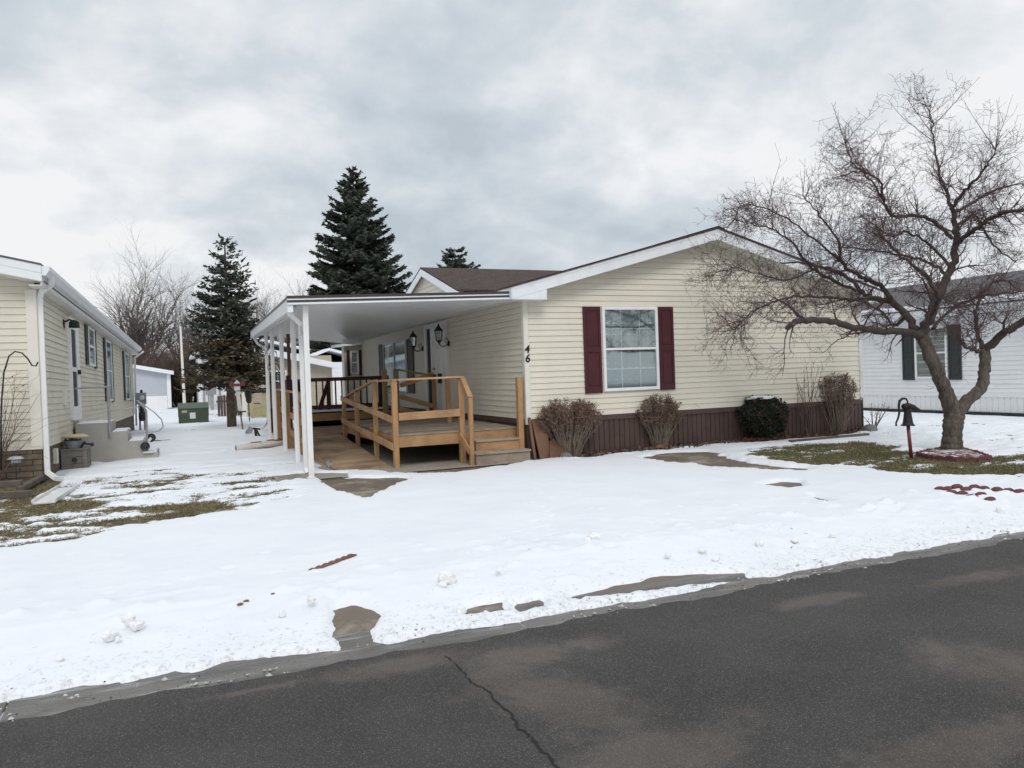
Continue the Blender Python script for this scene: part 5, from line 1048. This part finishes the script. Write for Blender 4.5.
mains = [
    [(924, 336, 0, 5.2), (905, 332, -.3, 4.6), (880, 331, -.7, 4.0), (850, 326, -1.0, 3.7), (822, 321, -1.3, 3.4), (800, 321, -1.5, 3.2), (786, 328, -1.6, 2.8)],
    [(808, 321, -1.4, 1.6), (797, 315, -1.4, 1.4), (786, 304, -1.3, 1.1), (772, 297, -1.2, .7)],
    [(921, 340, 0, 5.4), (908, 318, .3, 4.6), (893, 303, .6, 4.2), (872, 298, .9, 3.6), (862, 292, 1.0, 2.8), (845, 275, 1.1, 2.3), (818, 266, 1.2, 1.6), (780, 262, 1.2, .9)],
    [(893, 303, .6, 3.6), (880, 286, .5, 3.0), (860, 277, .3, 2.4), (842, 262, .1, 2.0), (838, 240, 0, 1.4), (820, 215, -.1, .9), (802, 195, -.2, .6)],
    [(922, 335, 0, 6.4), (931, 312, .1, 6.0), (941, 290, .15, 5.3), (951, 268, .2, 4.8), (956, 248, .2, 4.3), (955, 228, .2, 3.6), (952, 208, .15, 3.0)],
    [(952, 208, .15, 2.6), (962, 195, 0, 2.2), (974, 182, -.2, 1.7), (985, 168, -.3, 1.2), (996, 150, -.4, .7)],
    [(952, 210, .15, 2.4), (946, 190, .3, 2.0), (937, 165, .5, 1.4), (933, 130, .6, .9), (929, 105, .6, .5)],
    [(953, 214, .15, 2.2), (968, 205, .6, 1.9), (990, 192, .9, 1.5), (1010, 186, 1.1, 1.1), (1034, 184, 1.2, .6)],
    [(951, 238, .2, 2.6), (935, 222, -.4, 2.3), (915, 216, -.8, 2.0), (893, 216, -1.1, 1.8), (884, 200, -1.2, 1.5), (880, 182, -1.2, 1.2), (862, 172, -1.2, .9), (840, 176, -1.2, .6)],
    [(956, 244, .2, 3.2), (972, 232, -.1, 2.8), (990, 218, -.3, 2.5), (1012, 211, -.5, 2.2), (1040, 209, -.6, 1.8), (1070, 200, -.8, 1.1)],
    [(928, 320, 0, 3.0), (938, 300, -.5, 2.4), (925, 275, -.9, 2.0), (905, 260, -1.3, 1.6), (885, 240, -1.5, 1.2), (868, 232, -1.7, .8)],
    [(932, 330, .1, 2.3), (950, 310, .7, 1.9), (975, 298, 1.1, 1.7), (1000, 294, 1.4, 1.4), (1035, 292, 1.7, .9)],
    [(905, 317, .3, 2.8), (893, 326, .9, 2.0), (880, 310, 1.4, 1.5), (850, 300, 1.8, 1.0), (815, 305, 2.1, .6)],
    [(985, 352, .3, 5.2), (1000, 336, .1, 4.8), (1018, 325, -.1, 4.4), (1040, 312, -.3, 3.8), (1075, 290, -.5, 2.4)],
    [(984, 352, .3, 3.0), (978, 335, .5, 2.6), (976, 312, .6, 2.3), (984, 292, .8, 1.8), (1000, 280, 1.0, 1.3), (1020, 290, 1.2, .7)],
    [(983, 353, .3, 2.4), (972, 350, .1, 1.9), (963, 344, -.1, 1.4), (958, 334, -.2, .8)],
    [(1000, 337, .1, 1.8), (1004, 325, -.1, 1.5), (1006, 315, -.2, 1.0)],
    [(862, 292, 1.0, 2.2), (835, 282, .5, 1.9), (812, 268, 0, 1.6), (792, 242, -.4, 1.2), (770, 228, -.7, .8), (745, 222, -.9, .5)],
    [(946, 275, .2, 2.2), (928, 262, 1.0, 1.8), (900, 255, 1.6, 1.5), (870, 250, 2.1, 1.1), (842, 248, 2.4, .7)],
    [(872, 298, .4, 2.0), (850, 300, -.3, 1.7), (820, 296, -.8, 1.4), (785, 298, -1.1, 1.1), (752, 312, -1.3, .7), (735, 330, -1.4, .4)],
    [(842, 262, .1, 1.6), (815, 240, .4, 1.2), (780, 215, .6, .9), (745, 205, .8, .6), (733, 222, .8, .4)],
    [(884, 200, -1.2, 1.1), (868, 178, -1.0, .9), (852, 160, -.9, .7), (845, 140, -.8, .4)],
    [(955, 228, .2, 1.8), (975, 215, .8, 1.5), (990, 240, 1.3, 1.2), (1015, 262, 1.6, .8)],
    [(818, 266, 1.2, 1.2), (790, 280, 1.0, 1.0), (762, 275, .8, .8), (735, 268, .6, .5), (712, 275, .5, .3)],
    [(951, 268, .2, 2.0), (930, 245, -.2, 1.6), (905, 232, -.6, 1.3), (890, 236, -.9, .9), (860, 215, -1.0, .5)]]
spec = [(0, .5, .9, .25, .0, 5, .2), (11, .42, 1.05, .36, .03, 4, .09), (10, .50, 1.0, .4, .02, 3, .06), (0, .5, .9, .5, .0, 3, .06)]
allp = []; LS = .80
for k_, mn in enumerate(mains):
    pts, rs = limb(mn, limbs, 7, .012); allp += pts
    L = sum((pts[i+1]-pts[i]).length for i in range(len(pts)-1)); cnt = int(L*(5 if mn[0][3] > 4.5 else 23))
    for j in range(cnt):
        t = r.uniform(.12, 1)*(len(pts)-1.001); i = int(t); q_ = pts[i].lerp(pts[i+1], t-i); dd = (pts[i+1]-pts[i]).normalized(); s_ = rv(r); s_.z = s_.z*.75+.1; s_ = (s_-dd*s_.dot(dd)).normalized(); a = r.uniform(.5, 1.2)
        grow([twigs, twigs], r, q_, dd*math.cos(a)+s_*math.sin(a), r.uniform(.28, .78), max(.0052, rs[i]*.28), 1, spec)
for x, y in [(832, 110), (845, 120), (785, 160), (757, 190), (808, 165), (912, 95), (925, 85), (985, 82), (1000, 100), (962, 105), (735, 200), (770, 180), (1010, 110), (885, 110), (720, 215)]:
    b = T3(x, y, r.uniform(-.4, .4)); a = min(allp, key=lambda q_: (q_-b-V((0, 0, -.45))).length); grow([twigs], r, a, b-a, (b-a).length, .007, 1, [spec[0], (5, .35, .6, .1, .02, 4, .12), (3, .5, .9, .4, 0, 3, .07)])
trunk.build('trunk', 'bark', TRE, smooth=True); limbs.build('limbs', 'branch_bark', TRE, smooth=True); twigs.build('crown', 'twig_purple', TRE)

def back_tree(name, label, base, H_, spread, seed, mt='twig_grey', stems=1, rad=.2, group=None):
    r = random.Random(seed); t = thing(name, label, 'tree', base, group); tk = MB(); cw = MB()
    sp = [(2.0, .50, .55, .12, .04, 7, .5), (2.6, .48, .65, .2, .045, 4, .4), (3.2, .50, .65, .25, .03, 3, .35), (3.0, .55, .6, .3, .02, 3, .3)]
    for s in range(stems):
        d = V((r.uniform(-.15, .15), r.uniform(-.15, .15), 1)); grow([tk, cw], r, V(base), d, H_*.42, rad, 0, [(0,)+sp[0][1:], sp[1]])
        top = V(base)+d.normalized()*H_*.18
        for j in range(15):
            a = j*2.4+r.uniform(-.4, .4); e = r.uniform(.25, 1.15)*spread; nd = V((math.cos(a)*e, math.sin(a)*e, 1)); b0 = V(base)+d.normalized()*H_*(.13+.24*r.random()); grow([cw], r, b0, nd, H_*r.uniform(.5, .72), rad*.38, 1, [sp[0], sp[1], sp[2], sp[3]])
    cw.v and None; tk.build('trunk', mt, t); cw.build('crown', mt, t); return t
back_tree('bare_tree', 'tall bare tree with spreading grey branches beyond the left house', V((-8.5, 52, 0)), 9.6, .62, 3, rad=.24, group=None)
back_tree('bare_tree', 'second bare tree thinner and right of the tall one beyond the left house', V((-5.2, 55, 0)), 8.8, .45, 12, rad=.18)
back_tree('bare_tree', 'faint bare tree top showing over the canopy gutter', V((3.6, 75, 0)), 11.8, .8, 15, rad=.2)
back_tree('bare_tree', 'bare tree top barely visible above the left house roof', V((-21.5, 60, 0)), 11.8, .7, 21, rad=.2)
# brown thicket below the bare trees
for i, (x, y, h, w, lb) in enumerate([(-9.0, 49, 3.6, 2.6, 'brown leafless shrub mass left beyond the blue grey house'), (-5.4, 47, 4.0, 2.6, 'brown leafless shrub mass right of the blue grey house roof'), (-11.8, 50, 3.8, 2.4, 'brown leafless shrub mass furthest left behind the blue grey house')]):
    rr = random.Random(40+i); k = MB(); t = thing('shrub', lb, 'shrub', (x, y, 0))
    for j in range(110):
        a = rr.uniform(0, 6.28); e = rr.uniform(0, w*.6); b = V((x+math.cos(a)*e, y+math.sin(a)*e*.6, 0)); grow([k], rr, b, V((math.cos(a)*.35, math.sin(a)*.35, 1)), h*rr.uniform(.6, 1.0), .05, 1, [None, (5.0, .45, .7, .25, .03, 3, .4), (6, .5, .8, .3, .02, 3, .3), (0, .5, .6, .3, .03, 3, .3)])
    k.build('branches', 'thicket', t)

# ------------------------------------------------------------------ spruces
def spruce(label, base, H_, R, zlow, seed, n_whorl=.26, dead=0.0, size=1.0, dense=1.0, trunk_r=.16):
    rg = np.random.default_rng(seed); t = thing('spruce_tree', label, 'tree', base); b = np.array(base, float)
    k = MB(); k.tube([tuple(b+[0, 0, -.1]), tuple(b+[.0, 0, H_*.5]), tuple(b+[0, 0, H_*.97])], [trunk_r, trunk_r*.6, .02], 9); k.build('trunk', 'trunk_brown', t, smooth=True)
    vs = []; fs = []; vd = []; fd = []; br = MB()
    z = zlow
    while z < H_*.985:
        rel = (z-zlow)/(H_-zlow); Lm = R*(1-rel)**.72+.08; nb = int(6+9*(1-rel)) if rel < .93 else 5
        if dead and z < dead: Lm *= .95
        for j in range(nb):
            a = rg.uniform(0, 6.283); L = Lm*rg.uniform(.70, 1.07); up = .45*rel-.22+rg.normal(0, .06); d = np.array([math.cos(a), math.sin(a), up]); d /= np.linalg.norm(d); s = np.array([-math.sin(a), math.cos(a), 0])
            p0 = b+[0, 0, z+rg.uniform(-.12, .12)]; isd = dead and z < dead
            m_ = max(3, int(L/.10*dense)); pts = []
            for q_ in range(m_+1):
                u_ = q_/m_; c = p0+d*L*u_+np.array([0, 0, -.18*L*u_*(1-u_)*2+.10*L*u_*u_]); pts.append(tuple(c))
                if u_ < .12: continue
                w = L*.36*(1-u_*.8)+.08
                for sd in (-1, 1, 0):
                    reach = w*rg.uniform(.5, 1.1); e = s*sd*reach+d*reach*.55+np.array([0, 0, -.06*rg.random()-.03*reach]) if sd else d*.12+np.array([0, 0, .05])
                    nn = max(1, int(np.linalg.norm(e)/.11))
                    for h in range(nn):
                        if isd and rg.random() < .42: continue
                        c2 = c+e*((h+.5)/nn)+rg.normal(0, .022, 3); ln = (.085+.05*rg.random())*size; wd = (.028+.02*rg.random())*size
                        dirn = e/np.linalg.norm(e)+rg.normal(0, .35, 3)+[0, 0, .12]; dirn /= np.linalg.norm(dirn); sdv = np.cross(dirn, rg.normal(0, 1, 3)); sdv /= np.linalg.norm(sdv)+1e-9
                        V_, F_ = (vd, fd) if isd and rg.random() < .75 else (vs, fs); i0 = len(V_)
                        V_ += [tuple(c2-dirn*ln), tuple(c2+sdv*wd), tuple(c2+dirn*ln), tuple(c2-sdv*wd)]; F_.append((i0, i0+1, i0+2, i0+3))
            br.tube(pts[::max(1, len(pts)//4)], [max(.006, .02*(1-rel)*(1-i/5)) for i in range(len(pts[::max(1, len(pts)//4)]))], 4, cap=False)
        z += n_whorl*(.6+.5*rel)
    br.build('branches', 'trunk_brown', t)
    for nm, V_, F_, mt in (('crown', vs, fs, 'spruce_needle'), ('dead_needles', vd, fd, 'dead_needle')):
        if V_:
            me = bpy.data.meshes.new(nm); me.from_pydata(V_, [], F_); me.materials.append(M[mt]); o = bpy.data.objects.new(nm, me); col.objects.link(o); o.parent = t; o.matrix_parent_inverse = t.matrix_world.inverted()
bz = G(232, 428); top = PY(219, 238, bz.y); spruce('dark spruce with bare lower trunk and brown lower branches, standing by the birdhouse', tuple(bz), top.z, 1.85, 1.75, 5, .25, dead=3.4, size=1.0, dense=.95, trunk_r=.17)
spruce('tall full dark spruce rising behind the canopy', (5.15, 38, 0), 15.6, 4.7, 2.6, 6, .30, size=1.9, dense=1.0, trunk_r=.25)
spruce('distant spruce tip peeking over the brown roof', (14.9, 46, 0), 12.3, 4.2, 5.0, 7, .4, size=1.9, dense=.65, trunk_r=.25)

# ------------------------------------------------------------------ bushes
def vase_bush(label, c, w, h, n, seed, heads=5, mt='stem_grey', hm='seed_head', hs=.013, flat=.45, group=None):
    r = random.Random(seed); t = thing('bush', label, 'bush', c, group); st = MB(); hd = MB(); c = V(c)
    for i in range(n):
        a = r.uniform(0, 6.28); e = math.sqrt(r.random()); tip = c+V((math.cos(a)*e*w/2, math.sin(a)*e*w/2*.8, h*(.50+.50*math.sqrt(max(0, 1-e**3.2)))*r.uniform(.90, 1.0))); b0 = c+V((math.cos(a)*e*w*.14, math.sin(a)*e*w*.12, -.02)); pts = [b0]
        for s in range(1, 6): u_ = s/5; q_ = b0.lerp(tip, u_)+V((math.cos(a), math.sin(a), 0))*(math.sin(u_*3.14)*-.04*e)+rv(r)*.014; pts.append(q_)
        st.tube(pts, [.0075, .007, .006, .005, .004, .003], 4, cap=False)
        for j in range(heads):
            u_ = 1-.42*r.random()**1.5; i0 = min(int(u_*5), 4); q_ = pts[i0].lerp(pts[i0+1], u_*5-i0); d = (V((math.cos(a)*.6*e, math.sin(a)*.6*e, .8))+rv(r)*.5).normalized(); L = r.uniform(.02, .06); q2 = q_+d*L+rv(r)*.01; st.tube([q_, q_.lerp(q2, .5)+rv(r)*.008, q2], [.0035, .003, .002], 3, cap=False)
            if (q2.z-c.z) > h*.46:
                for g in range(6): p_ = q2+rv(r)*.022; x_ = rv(r).normalized()*hs; y_ = rv(r).normalized()*hs; hd.poly([p_-x_, p_-y_, p_+x_, p_+y_])
    st.build('stems', mt, t); hd.build('seed_heads', hm, t)
vase_bush('wide round clipped leafless bush beside the wooden steps', tuple(G(570, 457)), 1.32, 1.06, 230, 1, 11)
vase_bush('narrower leafless bush below the right maroon shutter', tuple(G(659, 449)), 1.02, 1.06, 130, 2, 11)
vase_bush('leafless bush at the right corner of the gable wall', tuple(G(837, 434)), 1.12, 1.34, 120, 3, 11)
def sapling(label, c, h, w, n, seed, bud=True):
    r = random.Random(seed); t = thing('twiggy_shrub', label, 'shrub', c); k = MB(); hd = MB(); c = V(c)
    for i in range(n):
        a = r.uniform(0, 6.28); e = r.random(); tip = c+V((math.cos(a)*e*w/2, math.sin(a)*e*w/3, h*r.uniform(.6, 1))); grow([k], r, c+rv(r)*.02, tip-c, (tip-c).length, .010, 1, [None, (4, .35, .7, .14, .02, 4, .12), (4, .5, .8, .3, 0, 3, .06)])
    for v in random.Random(seed).sample(range(len(k.v)), min(60, len(k.v))):
        p_ = V(k.v[v])
        if p_.z-c.z > h*.45: x_ = rv(r).normalized()*.018; y_ = rv(r).normalized()*.018; hd.poly([p_-x_, p_-y_, p_+x_, p_+y_])
    k.build('stems', 'twig_brown', t)
    if bud: hd.build('buds', 'seed_head', t)
sapling('thin twiggy shrub with few buds between the second bush and the evergreen', tuple(G(709, 443)), 1.05, 1.0, 9, 4)
sapling('tall thin twiggy shrub right of the evergreen', tuple(G(808, 437)), 1.65, .9, 10, 5)
sapling('low thin weeds at the outer right corner of the skirting', tuple(G(874, 430)), .75, 1.3, 9, 6)
sapling('bare shrub at the left picture edge before the cream house', tuple(G(-6, 488)), 2.0, 1.5, 22, 7)
# evergreen with snow on top
c = G(762, 441); EV = thing('evergreen_bush', 'dark clipped evergreen bush capped with snow', 'bush', c); rg = np.random.default_rng(3); vs = []; fs = []; v2 = []; f2 = []
for i in range(15000):
    d = rg.normal(0, 1, 3); d /= np.linalg.norm(d); rad = rg.uniform(.55, 1.0)**.5*(1+.10*math.sin(d[0]*7+d[2]*5)+.06*math.sin(d[1]*11)); 
    p_ = np.array([c.x+d[0]*.54*rad, c.y+d[1]*.5*rad, .50+max(-.42, d[2]*.44*rad)]); s = .022+.014*rg.random(); a = rg.normal(0, 1, 3); a /= np.linalg.norm(a); a = a+d*.6; b = np.cross(a, rg.normal(0, 1, 3)); b /= np.linalg.norm(b)
    rust = (abs(d[0]-.25) < .28 and abs(d[2]-.3) < .4 and rg.random() < .30 and d[1] < 0) or rg.random() < .05
    V_, F_ = (v2, f2) if rust else (vs, fs); i0 = len(V_); V_ += [tuple(p_-a*s), tuple(p_+b*s*.45), tuple(p_+a*s), tuple(p_-b*s*.45)]; F_.append((i0, i0+1, i0+2, i0+3))
for i in range(500):
    a = rg.uniform(0, 6.28); e = rg.uniform(.1, .62); p_ = np.array([c.x+math.cos(a)*e, c.y-.12+math.sin(a)*e*.6, .05+.04*rg.random()]); u_ = rg.normal(0, .02, 3); w_ = rg.normal(0, .02, 3); i0 = len(v2); v2 += [tuple(p_-u_), tuple(p_+w_), tuple(p_+u_), tuple(p_-w_)]; f2.append((i0, i0+1, i0+2, i0+3))
for nm, V_, F_, mt in (('foliage', vs, fs, 'yew_leaf'), ('rusty_leaves', v2, f2, 'rust_leaf')):
    me = bpy.data.meshes.new(nm); me.from_pydata(V_, [], F_); me.materials.append(M[mt]); o = bpy.data.objects.new(nm, me); col.objects.link(o); o.parent = EV; o.matrix_parent_inverse = EV.matrix_world.inverted()
k = MB(); k.lathe((c.x, c.y, 0), [(.10, 0), (.3, .3), (.42, .55), (.3, .8), (.05, .86)], 12); k.build('inner_stems', 'yew_leaf', EV)
k = MB(); lump(k, (c.x-.10, c.y-.05, .915), .20, .20, .045, 18, 10, .3, 9, .3); lump(k, (c.x+.14, c.y-.02, .905), .14, .16, .04, 16, 8, .3, 12, .3); lump(k, (c.x+.37, c.y-.2, .80), .06, .05, .04, 10, 6, .2, 2); lump(k, (c.x+.40, c.y-.2, .66), .04, .04, .035, 10, 6, .2, 4); k.build('snow_cap', 'snow', EV, smooth=True)
k = MB(); q_ = G(741, 437); 

# leaf litter in the bed under the wall
lv = MB(); r = random.Random(77)
for i in range(1500):
    x = r.uniform(.2, 8.3); y = -.02-abs(r.gauss(0, .22)); 
    if y < -.6: continue
    z = float(gz(x, y))+.045; u_ = rv(r)*.02; w_ = rv(r)*.02; p_ = V((x, y, z)); lv.poly([p_-u_, p_-w_, p_+u_, p_+w_])
tag(lv.build('leaf_litter', 'twig_brown'), 'dead brown leaves scattered along the foot of the brown skirting', 'leaf litter', kind='stuff')

# ------------------------------------------------------------------ light and sky
w = bpy.data.worlds.new('World'); bpy.context.scene.world = w; w.use_nodes = True; nt = w.node_tree; n = nt.nodes; l = nt.links; bg = n['Background']
SUN_EL, SUN_AZ = math.radians(42), math.radians(193)   # azimuth clockwise from +y
sky = n.new('ShaderNodeTexSky'); sky.sky_type = 'NISHITA'; sky.sun_disc = False; sky.sun_elevation = SUN_EL; sky.sun_rotation = SUN_AZ; sky.air_density = 1.5; sky.dust_density = 3
tc = n.new('ShaderNodeTexCoord'); sep = n.new('ShaderNodeSeparateXYZ'); l.new(tc.outputs['Generated'], sep.inputs[0])
def mth(op, a, b=None, c=None, clamp=False):
    k = n.new('ShaderNodeMath'); k.operation = op; k.use_clamp = clamp
    for i, v in enumerate((a, b, c)):
        if v is None: continue
        if isinstance(v, (int, float)): k.inputs[i].default_value = v
        else: l.new(v, k.inputs[i])
    return k.outputs[0]
zc = mth('ADD', mth('MAXIMUM', sep.outputs[2], 0.0), .42); cx = n.new('ShaderNodeCombineXYZ'); l.new(mth('DIVIDE', sep.outputs[0], zc), cx.inputs[0]); l.new(mth('DIVIDE', sep.outputs[1], zc), cx.inputs[1])
def nz(sc, loc, det=6, dist=.3, st=(1, 1, 1), ro=.55):
    mp = n.new('ShaderNodeMapping'); mp.inputs['Location'].default_value = loc; mp.inputs['Scale'].default_value = st; l.new(cx.outputs[0], mp.inputs[0]); t = n.new('ShaderNodeTexNoise'); t.inputs['Scale'].default_value = sc; t.inputs['Detail'].default_value = det; t.inputs['Distortion'].default_value = dist; t.inputs['Roughness'].default_value = ro; l.new(mp.outputs[0], t.inputs[0]); return t.outputs['Fac']
f1 = nz(1.5, (5.1, 2.7, 0), 5, .15, (1, 1, 1), .5); f2 = nz(4.4, (7.3, 4.2, 0), 7, .15, (1, 1, 1), .58)
f = mth('ADD', mth('MULTIPLY', f1, .62), mth('MULTIPLY', f2, .38))
low = mth('SUBTRACT', 1.0, mth('MULTIPLY', sep.outputs[2], 2.6), None, True)
f = mth('ADD', f, mth('MULTIPLY', low, .05))
rp = n.new('ShaderNodeValToRGB'); e = rp.color_ramp; e.elements[0].position = .41; e.elements[0].color = (5.1, 5.75, 6.35, 1); e.elements[1].position = .60; e.elements[1].color = (9.1, 9.2, 9.4, 1)
m1 = e.elements.new(.50); m1.color = (6.6, 7.15, 7.65, 1); l.new(f, rp.inputs[0])
zen = mth('ADD', 1.0, mth('MULTIPLY', mth('MAXIMUM', mth('SUBTRACT', sep.outputs[2], .45), 0.0), 1.0)); vm = n.new('ShaderNodeVectorMath'); vm.operation = 'SCALE'; l.new(rp.outputs[0], vm.inputs[0]); l.new(zen, vm.inputs['Scale'])
mx = n.new('ShaderNodeMix'); mx.data_type = 'RGBA'; mx.inputs[0].default_value = .96; l.new(sky.outputs[0], mx.inputs[6]); l.new(vm.outputs[0], mx.inputs[7]); l.new(mx.outputs[2], bg.inputs[0]); bg.inputs[1].default_value = .1
sl = bpy.data.lights.new('sun', 'SUN'); sl.energy = 1.3; sl.angle = math.radians(22); sl.color = (1, .965, .92); so = bpy.data.objects.new('sun', sl); col.objects.link(so)
sd = V((math.sin(SUN_AZ)*math.cos(SUN_EL), math.cos(SUN_AZ)*math.cos(SUN_EL), math.sin(SUN_EL))); so.rotation_euler = sd.to_track_quat('Z', 'Y').to_euler(); so.location = (0, -20, 30)
s = bpy.context.scene; s.view_settings.view_transform = 'Standard'; s.view_settings.look = 'None'; s.view_settings.exposure = 0; s.view_settings.gamma = 1
s.render.engine = 'CYCLES'; s.cycles.max_bounces = 6; s.cycles.transparent_max_bounces = 16; s.cycles.use_denoising = True
